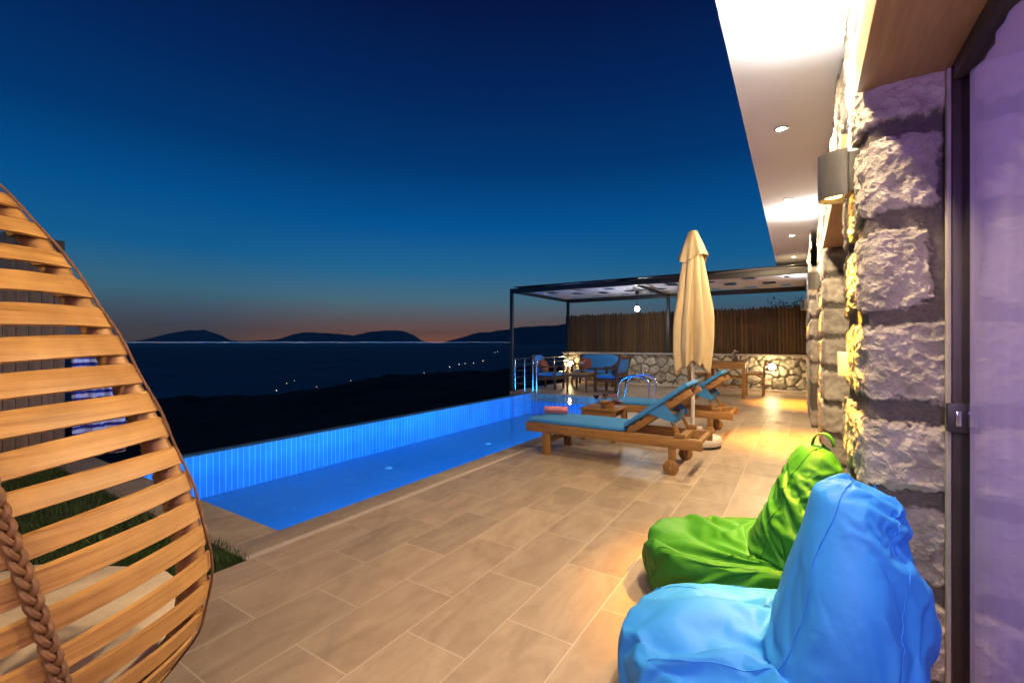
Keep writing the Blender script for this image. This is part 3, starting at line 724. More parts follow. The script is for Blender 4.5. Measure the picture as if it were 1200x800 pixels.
armchair('wooden armchair with blue cushions beside the steel railing', (-6.02, 11.35, 0), PI / 2 + 0.06, 0.66, ('rust_fabric', 0.0))
armchair('wooden armchair with blue cushions nearest the pool ladder', (-4.22, 11.42, 0), -PI / 2 - 0.12, 0.66, ('brown_fabric', 0.02))
pillow_labels = {True: 'rust pillow leaning in the blue sofa', False: 'rust pillow at the left end of the blue sofa'}
armchair('wooden two-seat sofa with bright blue back cushion before the rubble wall', (-5.28, 12.95, 0), 0.0, 1.36, ('rust_fabric', -0.42))
ct = thing('coffee_table', 'low dark wood coffee table between the two armchairs', 'table', (-5.0, 11.25, 0), 0.1)
mb = MB()
for i in range(6): mb.box(-0.30 + i * 0.1, -0.30 + i * 0.1 + 0.092, -0.42, 0.42, 0.46, 0.485, b=0.003)
mb.build('tabletop', M['teak_y'], ct)
for sx in (-1, 1):
    for sy in (-1, 1):
        mb = MB(); mb.box(sx * 0.26 - 0.025, sx * 0.26 + 0.025, sy * 0.37 - 0.025, sy * 0.37 + 0.025, 0, 0.458, b=0.003); mb.build('leg', M['dark_wood'], ct)
mb = MB()
for sy in (-1, 1): mb.box(-0.233, 0.233, sy * 0.37 - 0.012, sy * 0.37 + 0.012, 0.39, 0.457)
for sx in (-1, 1): mb.box(sx * 0.26 - 0.012, sx * 0.26 + 0.012, -0.343, 0.343, 0.39, 0.457)
mb.build('apron', M['dark_wood'], ct)
def blossoms(name, label, loc, m, n, spread, h0, pot=True, potmat='terracotta', rad=0.022):
    t = thing(name, label, 'flowers', loc); r = random.Random(int(abs(loc[0] * 100)))
    if pot:
        mb = MB(); mb.lathe([(0.0, 0.0), (0.04, 0.0), (0.055, 0.05), (0.045, 0.11), (0.03, 0.13), (0.026, 0.125), (0.0, 0.1)], 16); mb.build('vase', M[potmat], t)
    st = MB(); fl = MB(); lf = MB()
    for i in range(n):
        a = r.uniform(0, 2 * PI); d = spread * math.sqrt(r.random()); z = h0 + r.uniform(-0.05, 0.06)
        tip = Vector((d * math.cos(a), d * math.sin(a), z))
        st.tube([(0, 0, 0.08), (tip.x * 0.4, tip.y * 0.4, z * 0.65), tip], 0.003, 5)
        for k in range(6):
            b = 2 * PI * k / 6 + a; p = tip + Vector((rad * math.cos(b), rad * math.sin(b), 0.012)); q = Vector((-math.sin(b), math.cos(b), 0)) * rad * 0.6
            fl.add([tip, tip + (p - tip) * 0.6 + q, p + Vector((0, 0, 0.01)), tip + (p - tip) * 0.6 - q], [(0, 1, 2, 3)])
        for k in range(2):
            b = r.uniform(0, 2 * PI); p = tip * 0.7; e = Vector((math.cos(b), math.sin(b), 0.3)) * 0.06; q = Vector((-math.sin(b), math.cos(b), 0)) * 0.016
            lf.add([p, p + e * 0.5 + q, p + e, p + e * 0.5 - q], [(0, 1, 2, 3)])
    st.build('stem', M['leaf'], t); fl.build('blossom', m, t, recalc=False); lf.build('foliage', M['leaf'], t, recalc=False)
    return t
blossoms('flower_vase', 'white flowers in a dark vase on the low coffee table', (-4.95, 11.2, 0.485), M['petal_white'], 9, 0.09, 0.27)

# dining table and two stools
dt = thing('dining_table', 'square wooden dining table near the lit rubble wall', 'table', (-1.52, 12.05, 0), 0.03)
mb = MB(); mb.box(-0.42, 0.42, -0.38, 0.38, 0.80, 0.835, b=0.006); mb.build('tabletop', M['teak'], dt)
mb = MB()
for sy in (-1, 1): mb.box(-0.33, 0.33, sy * 0.34 - 0.015, sy * 0.34 + 0.015, 0.68, 0.798)
for sx in (-1, 1): mb.box(sx * 0.37 - 0.015, sx * 0.37 + 0.015, -0.30, 0.30, 0.68, 0.798)
mb.build('apron', M['teak'], dt)
for sx in (-1, 1):
    for sy in (-1, 1):
        mb = MB(); mb.box(sx * 0.37 - 0.037, sx * 0.37 + 0.037, sy * 0.34 - 0.037, sy * 0.34 + 0.037, 0, 0.798, b=0.004); mb.build('leg', M['teak_z'], dt)
mb = MB()
for sy in (-1, 1):
    for z in (0.22, 0.45):
        mb = MB(); mb.box(-0.33, 0.33, sy * 0.34 - 0.012, sy * 0.34 + 0.012, z, z + 0.035); mb.build('stretcher', M['teak'], dt)
def stool(label, loc, rz):
    t = thing('dining_chair', label, 'chair', loc, rz, 'wooden chairs at the dining table')
    for sx in (-1, 1):
        mb = MB(); mb.beam((sx * 0.19, -0.19, 0), (sx * 0.19, -0.19, 0.50), 0.04, 0.04); mb.build('leg', M['teak_z'], t)
        mb = MB(); mb.beam((sx * 0.19, 0.19, 0), (sx * 0.19, 0.19, 0.5), 0.04, 0.04); mb.beam((sx * 0.19, 0.19, 0.5), (sx * 0.19, 0.25, 0.86), 0.04, 0.04); mb.build('leg', M['teak_z'], t)
    mb = MB(); mb.box(-0.22, 0.22, -0.22, 0.17, 0.502, 0.53, b=0.005); mb.build('seat', M['teak'], t)
    mb = MB()
    for z in (0.60, 0.70, 0.80): mb.beam((-0.17, 0.21 + (z - 0.55) * 0.16, z), (0.17, 0.21 + (z - 0.55) * 0.16, z), 0.018, 0.05)
    mb.build('backrest', M['teak'], t)
    xform(cushion_mesh(0.38, 0.36, 0.06), Matrix.Translation((0, -0.02, 0.532))).build('cushion', M['cream_fabric'], t)
    for z in (0.2, 0.35):
        mb = MB(); mb.box(-0.17, 0.17, -0.2, -0.18, z, z + 0.03); mb.build('stretcher', M['teak'], t)
    return t
stool('wooden chair left of the dining table behind the parasol', (-2.22, 12.15, 0), PI / 2 + 0.1)
stool('wooden chair with a pale cushion right of the dining table', (-0.98, 12.55, 0), -PI / 2)
blossoms('flower_vase', 'white blossoms in a small dark vase on the dining table', (-1.35, 12.1, 0.835), M['petal_white'], 7, 0.07, 0.22, True, 'terracotta', 0.03)

# ------------------------------------------------------------------ pool ladder
lad = thing('pool_ladder', 'polished steel ladder arching over the far pool edge', 'pool ladder', (0, 0, 0))
for yy in (9.35, 9.85):
    pts = [(P_IN - 0.16, yy, -0.45), (P_IN - 0.16, yy, 0.0)]
    pts = [(P_IN - 0.34, yy, -0.45), (P_IN - 0.30, yy, 0.02)]
    for i in range(13):
        a = PI - PI * i / 12
        pts.append((P_IN + 0.14 + 0.26 * math.cos(a) - 0.10 * (1 - i / 12), yy, 0.46 + 0.17 * math.sin(a) - 0.05 * (1 - i / 12)))
    pts += [(P_IN + 0.40, yy, 0.2), (P_IN + 0.40, yy, 0.0)]
    mb = MB(); mb.tube(pts, 0.021, 12); mb.build('handrail', M['chrome'], lad)
for i, zz in enumerate((-0.1, -0.35)):
    mb = MB(); mb.box(P_IN - 0.37, P_IN - 0.29, 9.36, 9.84, zz, zz + 0.03, b=0.006); mb.build('step', M['chrome'], lad)

# ------------------------------------------------------------------ sun loungers
def make_lounger():
    """foot end at x=0, head end at x=1.96, width along y 0..0.62"""
    t = thing('sun_lounger', 'nearer wooden sun lounger with blue mattress and a rolled pink towel at its foot', 'sun lounger', (0, 0, 0), 0, 'sun loungers beside the pool')
    Lx, Wy = 1.96, 0.62; z0, z1 = 0.255, 0.36
    for y in (0.0, Wy - 0.045):
        mb = MB(); mb.box(0, Lx, y, y + 0.045, z0, z1, b=0.010); mb.build('side_rail', M['teak'], t)
    mb = MB(); mb.box(0.02, 0.055, 0.047, Wy - 0.047, z0 + 0.01, z1 - 0.006, b=0.004); mb.build('foot_board', M['teak_y'], t)
    mb = MB()
    for i in range(12): mb.box(0.07 + i * 0.095, 0.07 + i * 0.095 + 0.07, 0.047, Wy - 0.047, z1 - 0.034, z1 - 0.012, b=0.002)
    mb.build('slat_deck', M['teak_y'], t)
    for y in (0.006, Wy - 0.051):
        mb = MB(); mb.box(0.22, 0.32, y, y + 0.045, 0.0, z0 - 0.001, b=0.006); mb.build('leg', M['teak_z'], t)
        mb = MB(); mb.box(1.64, 1.71, y, y + 0.045, 0.085, z0 - 0.001, b=0.006); mb.build('leg', M['teak_z'], t)
    mb = MB(); mb.box(0.25, 0.29, 0.053, Wy - 0.053, 0.14, 0.19); mb.build('brace', M['teak_y'], t)
    for y in (-0.042, Wy + 0.004):
        R = Matrix.Rotation(-PI / 2, 4, 'X')
        mb = MB(); mb.lathe([(0.0, 0.0), (0.02, 0.0), (0.022, 0.004), (0.068, 0.004), (0.074, 0.010), (0.074, 0.028), (0.068, 0.034), (0.022, 0.034), (0.0, 0.034)], 28, (1.675, y, 0.074), R)
        wh = mb.build('wheel', M['teak_z'], t)
        mb = MB(); mb.lathe([(0.0, -0.004), (0.012, -0.004), (0.012, 0.04), (0, 0.04)], 12, (1.675, y, 0.074), R); mb.build('axle_cap', M['chrome'], wh)
    # raised backrest: hinge at x=1.22
    hx, hz, ang, bl = 1.22, 0.352, math.radians(36.5), 0.78
    Rm = Matrix.Translation((hx, 0, hz)) @ Matrix.Rotation(-ang, 4, 'Y')
    mb = MB()
    for y in (0.055, Wy - 0.10): mb.box(0, bl, y, y + 0.045, -0.03, 0.03, Rm, 0.006)
    for i in range(8): mb.box(0.03 + i * 0.094, 0.03 + i * 0.094 + 0.065, 0.055, Wy - 0.055, 0.032, 0.046, Rm, 0.002)
    mb.build('backrest', M['teak'], t)
    # mattress: flat and raised sections
    mb = cushion_mesh(1.20, 0.60, 0.06, 0.18, 2); xform(mb, Matrix.Translation((0.605, Wy / 2, z1 - 0.008)))
    m2 = cushion_mesh(0.80, 0.60, 0.06, 0.18, 5); xform(m2, Rm @ Matrix.Translation((0.41, Wy / 2, 0.047)))
    mb.add(m2.v, m2.f, True); mt = mb.build('mattress', M['blue_cushion'], t)
    # fabric hood straps hanging behind the backrest
    sb = MB()
    for y in (0.03, Wy - 0.03):
        a = Rm @ Vector((0.30, y, 0.06)); b = Rm @ Vector((0.50, y, 0.04)); c = Vector((a.x + 0.24, y, a.z - 0.07)); e = Vector((a.x + 0.30, y, a.z + 0.02))
        for off in (0.0, 0.008):
            o_ = Vector((0, off, 0)); sb.add([a + o_, c + o_, c + o_ + Vector((0.06, 0.0, 0.03)), b + o_], [(0, 1, 2, 3)])
    p1 = Rm @ Vector((0.30, 0.03, 0.06)); c0 = Vector((p1.x + 0.25, 0.03, p1.z - 0.05)); c1 = Vector((p1.x + 0.25, Wy - 0.03, p1.z - 0.05))
    sb.beam(c0, c1, 0.006, 0.10, 0.002); sb.build('strap', M['blue_cushion'], mt)
    for y in (0.085, Wy - 0.085):
        a = Rm @ Vector((0.46, y, -0.045)); mb = MB(); mb.beam(a, (1.73, y, 0.37), 0.022, 0.035, 0.004); mb.build('prop', M['teak'], t)
    mb = MB(); mb.box(1.70, 1.78, 0.047, Wy - 0.047, z1 - 0.055, z1 - 0.002, b=0.006); mb.box(1.90, 1.945, 0.047, Wy - 0.047, z1 - 0.05, z1 - 0.01, b=0.006); mb.build('cross_bar', M['teak_y'], t)
    for y in (0.005, Wy - 0.042):
        mb = MB(); mb.box(1.70, 1.80, y, y + 0.037, z1 + 0.002, z1 + 0.045, b=0.005); mb.build('stop_block', M['teak'], t)
    return t
lo = make_lounger(); lo.location = (-2.76, 4.60, 0)
l2 = copy_tree(lo); l2.location = (-2.74, 6.68, 0); l2['label'] = 'farther wooden sun lounger with blue mattress beyond the closed parasol'
# rolled towel
tw = MB(); n = 90; vs = []
for i in range(n + 1):
    a = 5.0 * PI * i / n; r_ = 0.012 + 0.040 * i / n + 0.002 * math.sin(a * 3)
    for y in (-0.14, -0.05, 0.05, 0.14): vs.append((y, r_ * math.cos(a), 0.053 + r_ * math.sin(a)))
tw.add(vs, [(i * 4 + j, (i + 1) * 4 + j, (i + 1) * 4 + j + 1, i * 4 + j + 1) for i in range(n) for j in range(3)], True)
towel = tw.build('rolled_towel', M['pink_towel'], None, recalc=False)
tag(towel, 'rolled pink towel on the foot of the nearer sun lounger', 'towel'); towel.location = (-2.56, 5.0, 0.41); towel.rotation_euler = (0, 0, 0.35)
md = towel.modifiers.new('thickness', 'SOLIDIFY'); md.thickness = 0.006

# small table between the loungers
st = thing('side_table', 'small wooden side table between the two sun loungers', 'table', (-2.27, 5.85, 0), 0.0)
mb = MB()
for i in range(5): mb.box(-0.25 + i * 0.101, -0.25 + i * 0.101 + 0.095, -0.24, 0.24, 0.40, 0.425, b=0.004)
mb.build('tabletop', M['teak_y'], st)
for sx in (-1, 1):
    for sy in (-1, 1):
        mb = MB(); mb.box(sx * 0.21 - 0.022, sx * 0.21 + 0.022, sy * 0.2 - 0.022, sy * 0.2 + 0.022, 0, 0.398, b=0.003); mb.build('leg', M['teak_z'], st)
mb = MB()
for sy in (-1, 1): mb.box(-0.187, 0.187, sy * 0.2 - 0.012, sy * 0.2 + 0.012, 0.33, 0.397)
mb.build('apron', M['teak'], st)
def wine_glass(label, loc):
    t = thing('wine_glass', label, 'wine glass', loc, 0, 'glasses of red wine on the side table')
    mb = MB(); mb.lathe([(0.034, 0.0), (0.032, 0.003), (0.005, 0.008), (0.004, 0.085), (0.02, 0.10), (0.038, 0.13), (0.041, 0.155), (0.034, 0.20), (0.033, 0.20), (0.040, 0.155), (0.037, 0.131), (0.0, 0.103)], 22); mb.build('goblet', M['glass'], t)
    mb = MB(); mb.lathe([(0.0, 0.105), (0.018, 0.107), (0.034, 0.131), (0.038, 0.152), (0.0, 0.152)], 20); mb.build('wine', M['wine'], t)
wine_glass('glass of red wine left on the side table', (-2.36, 5.80, 0.425)); wine_glass('glass of red wine behind the basket on the side table', (-2.28, 5.93, 0.425))
bk = thing('wicker_basket', 'small wicker basket on the side table', 'basket', (-2.19, 5.78, 0.425))
mb = MB(); mb.lathe([(0.0, 0.0), (0.075, 0.0), (0.10, 0.08), (0.105, 0.085), (0.098, 0.082), (0.07, 0.008), (0, 0.008)], 26); mb.build('bowl', M['wicker'], bk)
mb = MB(); mb.tube([(0.1 * math.cos(a), 0.02 * math.sin(2 * a), 0.08 + 0.07 * math.sin(a)) for a in [PI * i / 12 for i in range(13)]], 0.007, 8); mb.build('handle', M['wicker'], bk)
blossoms('pink_flowers', 'pink blossoms lying beside the wicker basket', (-2.10, 5.88, 0.425), M['petal_pink'], 12, 0.06, 0.10, False, rad=0.035)

# ------------------------------------------------------------------ closed parasol
um = thing('closed_parasol', 'tall closed ecru parasol on a round base between the loungers', 'parasol', (-1.17, 6.08, 0), 0.0)
mb = MB(); mb.lathe([(0.0, 0.03), (0.255, 0.03), (0.27, 0.05), (0.268, 0.11), (0.24, 0.135), (0.06, 0.15), (0.045, 0.155), (0.045, 0.24), (0.03, 0.245)], 36, (0.07, 0, 0)); mb.build('base', M['white_plastic'], um)
mb = MB(); mb.lathe([(0.0, 0.0), (0.26, 0.0), (0.262, 0.012), (0.25, 0.031), (0.0, 0.031)], 36, (0.07, 0, 0)); mb.build('base_rim', M['black_metal'], um)
mb = MB(); mb.lathe([(0.0, 0.24), (0.024, 0.24), (0.024, 2.62), (0.0, 2.62)], 18); mb.build('pole', M['pole_white'], um)
def canopy():
    n = 144; k = 60; vs = []; r = random.Random(4)
    ph = [r.uniform(0, 6) for _ in range(8)]
    for i in range(k + 1):
        s = i / k; z = 2.64 - s * 1.66
        R = 0.05 + 0.185 * min(1, (s / 0.62)) ** 0.75
        if s > 0.82: R -= 0.035 * ((s - 0.82) / 0.18) ** 1.4
        amp = 0.04 + 0.30 * min(1, s / 0.45)
        for j in range(n):
            a = 2 * PI * j / n
            tw_ = a + 0.25 * s
            f = 0.5 + 0.5 * math.cos(8 * tw_ + 0.5 * math.sin(3 * s + ph[0]))
            f = f ** 0.7
            g = 0.12 * math.sin(3 * a + ph[1] + 2 * s) + 0.08 * math.sin(5 * a + ph[2] - 3 * s) + 0.05 * math.sin(17 * a + 6 * s)
            rr = R * (1 - amp * (1 - f) + g * s) + 0.006 * noise.noise(Vector((math.cos(a) * 3, math.sin(a) * 3, z * 5)))
            drop = -0.07 * s ** 6 * math.sin(2 * a + 1.0) - 0.03 * s ** 6 * math.cos(8 * tw_)
            vs.append((rr * math.cos(a), rr * math.sin(a), z + drop))
    fs = [(i * n + j, i * n + (j + 1) % n, (i + 1) * n + (j + 1) % n, (i + 1) * n + j) for i in range(k) for j in range(n)]
    mb = MB(); mb.add(vs, fs, True); return mb
can = canopy().build('canopy', M['parasol'], um, recalc=False, sharp=False)
md = can.modifiers.new('thickness', 'SOLIDIFY'); md.thickness = 0.004
def vent():
    n = 96; k = 16; vs = []
    for i in range(k + 1):
        s = i / k; z = 2.69 - s * 0.34
        R = 0.055 + 0.115 * s ** 0.9
        for j in range(n):
            a = 2 * PI * j / n; f = 0.5 + 0.5 * math.cos(8 * a + 0.4)
            rr = R * (1 - 0.22 * s * (1 - f)) + 0.02 * s * math.sin(2 * a + 1)
            vs.append((rr * math.cos(a), rr * math.sin(a), z - 0.05 * s * s * (math.sin(a * 2 - 0.6))))
    fs = [(i * n + j, i * n + (j + 1) % n, (i + 1) * n + (j + 1) % n, (i + 1) * n + j) for i in range(k) for j in range(n)]
    mb = MB(); mb.add(vs, fs, True); return mb
ve = vent().build('vent_flap', M['parasol'], um, recalc=False, sharp=False); md = ve.modifiers.new('thickness', 'SOLIDIFY'); md.thickness = 0.004
mb = MB(); mb.lathe([(0.0, 2.715), (0.045, 2.712), (0.06, 2.70), (0.06, 2.685), (0.0, 2.68)], 20); mb.build('finial', M['parasol'], um)

# ------------------------------------------------------------------ bean bags
def bag_mesh(front, wid, back_x, top_x, top_z, seat_z, right, seed):
    """lounge bean bag, seat towards -x, tall back at +x; section rings from the floor up the seat and over the back"""
    n = 116
    rings = []   # (cx, rx, ry, z, tiltx)
    cx0 = (front + right) / 2; rx0 = (right - front) / 2
    rings += [(cx0, rx0 * 0.86, wid * 0.84, 0.0, 0), (cx0, rx0 * 0.95, wid * 0.95, 0.04, 0), (cx0, rx0 * 1.0, wid, 0.11, 0), (cx0, rx0 * 1.0, wid, 0.19, 0), (cx0, rx0 * .985, wid * 0.985, seat_z - 0.06, 0)]
    # roll over the seat rim, then sweep back across the seat
    m = 8
    for i in range(m + 1):
        s = i / m
        fx = front + 0.015 + (back_x - front - 0.03) * s ** 0.9
        rxx = right - 0.005 - 0.03 * s
        z_ = seat_z + 0.015 * math.sin(PI * s) + 0.05 * s
        rings.append(((fx + rxx) / 2, (rxx - fx) / 2, wid * (0.97 - 0.12 * s), z_, 0.05 + 0.09 * s))
    m = 14
    for i in range(1, m + 1):
        s = i / m
        fx = back_x + (top_x - 0.085 - back_x) * s ** 0.9
        rxx = right - 0.035 - (right - 0.035 - top_x - 0.085) * s ** 2.1
        z_ = seat_z + 0.06 + (top_z - seat_z - 0.06) * (1 - (1 - s) ** 1.15)
        ry = wid * (0.85 - 0.47 * s ** 1.6)
        rings.append(((fx + rxx) / 2, (rxx - fx) / 2, ry, z_, 0.14 * (1 - s)))
    cx, rx, ry, z_, _ = rings[-1]
    rings += [(cx, rx * 0.80, ry * 0.80, z_ + 0.016, 0), (cx, rx * 0.5, ry * 0.5, z_ + 0.028, 0), (cx, rx * 0.18, ry * 0.18, z_ + 0.033, 0)]
    # densify with Catmull-Rom
    dense = []
    for i in range(len(rings) - 1):
        p0 = rings[max(0, i - 1)]; p1 = rings[i]; p2 = rings[i + 1]; p3 = rings[min(len(rings) - 1, i + 2)]
        for k in range(3):
            u = k / 3
            dense.append(tuple(0.5 * (2 * b + (c - a) * u + (2 * a - 5 * b + 4 * c - d) * u * u + (3 * b - a - 3 * c + d) * u ** 3) for a, b, c, d in zip(p0, p1, p2, p3)))
    dense.append(rings[-1])
    vs = []
    for (cx, rx, ry, z, tl) in dense:
        for j in range(n):
            a = 2 * PI * j / n; ca, sa = math.cos(a), math.sin(a); e = 0.86
            x = cx + rx * math.copysign(abs(ca) ** e, ca); y = ry * math.copysign(abs(sa) ** e, sa)
            zz = z + tl * (0.0 if ca < 0 else 0.0) + tl * rx * (ca) * 0.9
            vs.append(Vector((x, y, zz)))
    K = len(dense)
    top = len(vs); vs.append(Vector((cx, 0, top_z + 0.034))); bot = len(vs); vs.append(Vector((cx0, 0, 0.0)))
    fs = [(i * n + j, i * n + (j + 1) % n, (i + 1) * n + (j + 1) % n, (i + 1) * n + j) for i in range(K - 1) for j in range(n)]
    fs += [((K - 1) * n + j, (K - 1) * n + (j + 1) % n, top) for j in range(n)] + [((j + 1) % n, j, bot) for j in range(n)]
    return vs, fs, n, K
def bean_bag(label, loc, rz, mat, args, seed, cloth, inset, selfc):
    mass, bend, press, shrink, grav = cloth
    t = thing('bean_bag', label, 'bean bag', loc, rz, 'bean bag chairs against the stone wall')
    vs, fs, n, K = bag_mesh(*args, seed)
    mb = MB(); mb.add(vs, fs, True)
    o = mb.build('bag_cover', mat, t, recalc=True, merge=False, sharp=False)
    # the bead filling: an inner body the loose cover settles on, removed afterwards
    core = o.copy(); core.data = o.data.copy(); col.objects.link(core); core.name = 'bead_core'
    nr = [v.normal.copy() for v in core.data.vertices]
    for v, q in zip(core.data.vertices, nr):
        seat = max(0.0, 1 - abs(v.co.x - (args[0] + args[2]) / 2) / 0.28) * (1 if q.z > 0.3 else 0)
        v.co -= q * (inset[0] + inset[1] * seat)
        v.co += 0.02 * noise.noise_vector(v.co * 4 + Vector((seed, 1, 0)))
        v.co.z = max(v.co.z, -0.02)
    cc = core.modifiers.new('collision', 'COLLISION')
    core.collision.thickness_outer = 0.006; core.collision.cloth_friction = 12; core.collision.use_culling = False
    vg = o.vertex_groups.new(name='pin')
    for v in o.data.vertices:
        if v.co.z < 0.03: vg.add([v.index], 1.0, 'REPLACE')
    r = random.Random(seed)
    for v in o.data.vertices:
        if v.co.z > 0.05: v.co += 0.014 * noise.noise_vector(v.co * 6 + Vector((seed, 0, 0))) + 0.006 * noise.noise_vector(v.co * 15 + Vector((seed, 4, 0)))
    cm = o.modifiers.new('cloth', 'CLOTH'); s = cm.settings
    s.quality = 5; s.mass = mass; s.tension_stiffness = 25; s.compression_stiffness = 25; s.shear_stiffness = 8; s.bending_stiffness = bend
    s.tension_damping = 8; s.compression_damping = 8; s.shear_damping = 8; s.air_damping = 2
    s.vertex_group_mass = 'pin'; s.pin_stiffness = 1.0
    s.use_pressure = True; s.uniform_pressure_force = press
    s.shrink_min = shrink; s.shrink_max = shrink; s.effector_weights.gravity = grav
    cs = cm.collision_settings; cs.use_collision = True; cs.distance_min = 0.006; cs.collision_quality = 2; cs.use_self_collision = selfc; cs.self_distance_min = 0.004
    return t, o, core
def settle(objs, frames=34):
    sc.frame_start = 1; sc.frame_end = frames
    for _, o, c in objs: o.modifiers['cloth'].point_cache.frame_end = frames
    for f in range(1, frames + 1): sc.frame_set(f)
    dg = bpy.context.evaluated_depsgraph_get()
    for _, o, c in objs:
        ev = o.evaluated_get(dg); me = bpy.data.meshes.new_from_object(ev)
        o.modifiers.clear(); o.vertex_groups.clear(); o.data = me
        for v in me.vertices:
            if v.co.z < 0.0: v.co.z = 0.0
        sb = o.modifiers.new('smooth', 'SUBSURF'); sb.levels = 1; sb.render_levels = 1
    for _, o, c in objs: bpy.data.objects.remove(c, do_unlink=True)
    for (t, o, _), seams in zip(objs, ((72, 96, 50), (70, 98))):
        me = o.data; n = 116; K = (len(me.vertices) - 2) // n
        for j in seams:
            pts = [me.vertices[i * n + j].co + me.vertices[i * n + j].normal * 0.001 for i in range(3, K - 2)]
            mb = MB(); mb.tube(pts, 0.0022, 6); mb.build('seam', me.materials[0], t, sharp=False)
    sc.frame_set(1)
blue = bean_bag('bright blue bean bag in front of the glass door', (0.0, 1.74, 0.0), 0.0, M['bag_blue'], (-0.54, 0.37, -0.10, 0.105, 0.83, 0.28, 0.29), 3, (0.05, 0.1, 0.55, -0.17, 0.6), (0.022, 0.05), False)
green = bean_bag('green bean bag against the near stone pillar', (0.0, 2.56, 0.0), 0.02, M['bag_green'], (-0.73, 0.37, -0.24, 0.045, 0.80, 0.28, 0.175), 8, (0.04, 0.4, 0.25, -0.12, 0.8), (0.03, 0.05), False)
settle([blue, green])
def handle(t, x, z, mat, y=0.0):
    mb = MB(); vs = []; n = 16
    for i in range(n + 1):
        a = PI * i / n
        for w in (-0.02, 0.02): vs.append((x + 0.042 * math.cos(a) + 0.3 * w, y + w, z + 0.058 * math.sin(a)))
    mb.add(vs, [(2 * i, 2 * i + 1, 2 * i + 3, 2 * i + 2) for i in range(n)], True)
    o = mb.build('handle', mat, t, recalc=False); m_ = o.modifiers.new('thickness', 'SOLIDIFY'); m_.thickness = 0.004
tv = max(green[1].data.vertices, key=lambda v: v.co.z).co; handle(green[0], tv.x, tv.z - 0.012, M['bag_green'], tv.y)

# ------------------------------------------------------------------ egg chair
def interp(tab, z):
    for (z0, r0), (z1, r1) in zip(tab, tab[1:]):
        if z0 <= z <= z1:
            u = (z - z0) / (z1 - z0); return r0 + (r1 - r0) * u
    return tab[0][1] if z < tab[0][0] else tab[-1][1]
EGG = [(0.10, 0.0), (0.14, 0.20), (0.20, 0.36), (0.27, 0.47), (0.34, 0.56), (0.46, 0.645), (0.60, 0.685), (0.72, 0.675), (0.85, 0.645), (0.96, 0.607), (1.144, 0.53), (1.327, 0.44), (1.45, 0.37), (1.57, 0.29), (1.68, 0.20), (1.76, 0.12), (1.80, 0.0)]
# smooth the table
def egg_r(z):
    return (interp(EGG, z) * 2 + interp(EGG, z - 0.03) + interp(EGG, z + 0.03)) / 4 if 0.2 < z < 1.72 else interp(EGG, z)
yaw = math.radians(32.68)
eg = thing('egg_chair', 'woven cane egg chair with its back to the viewer and a cream cushion', 'egg chair', (-1.942, 0.156, 0.0), yaw)
# local frame: x to the right of the view, y away from the camera; opening faces +y
bands = MB(); wraps = MB()
r = random.Random(2); zc = 0.20; pitch = 0.078; bw = 0.053; th = 0.009
RA = math.radians(9); TH0, TH1 = RA + 0.05, -PI - RA - 0.05
while zc < 1.95:
    nn = 60; vs = []; tiltz = r.uniform(-0.008, 0.008); ww = bw * r.uniform(0.92, 1.1) * (1 if zc < 1.45 else 0.8)
    wob = r.uniform(0, 6)
    for i in range(nn + 1):
        a = TH0 + (TH1 - TH0) * i / nn
        zmid = zc + 0.004 * math.sin(3 * a + wob)
        zmid = max(0.13, min(1.78, zmid + (0.21 + tiltz) * (egg_r(zmid) * math.cos(a) - egg_r(zc) * math.cos(RA))))
        for (dz, dr) in ((-0.5, 0), (-0.42, th), (0.42, th), (0.5, 0)):
            z = zmid + dz * ww; rr = egg_r(z) + dr
            vs.append((rr * math.cos(a), rr * math.sin(a), z))
    fs = []
    for i in range(nn):
        for j in range(4): fs.append((i * 4 + j, i * 4 + (j + 1) % 4, (i + 1) * 4 + (j + 1) % 4, (i + 1) * 4 + j))
    fs += [(3, 2, 1, 0), tuple(nn * 4 + j for j in range(4))]
    bands.add(vs, fs, False)
    # each band wraps round the rim and comes back inside
    for sgn in (0, 1):
        for half in (0, 1):
            zz = max(0.13, zc - (0.42 * egg_r(zc) if sgn else 0.0)) + half * pitch * 0.5
            a = RA if sgn == 0 else -PI - RA
            rr = egg_r(zz) - 0.034; c = Vector((rr * math.cos(a), rr * math.sin(a) + 0.01, zz))
            m_ = 18; vs = []
            R0 = 0.040 if not half else 0.034
            dz_dr = (egg_r(zz + 0.02) - egg_r(zz - 0.02)) / 0.04 * (1 if sgn == 0 else -1)
            for i in range(m_ + 1):
                q = 2 * PI * i / m_
                for dz in (-0.5, 0.5):
                    h_ = dz * ww * (0.95 if not half else 0.8)
                    vs.append(c + Vector((R0 * math.cos(q) + dz_dr * h_, R0 * 0.9 * math.sin(q), h_)))
            bands.add(vs, [(2 * i, 2 * i + 2, 2 * i + 3, 2 * i + 1) for i in range(m_)], True)
    zc += pitch
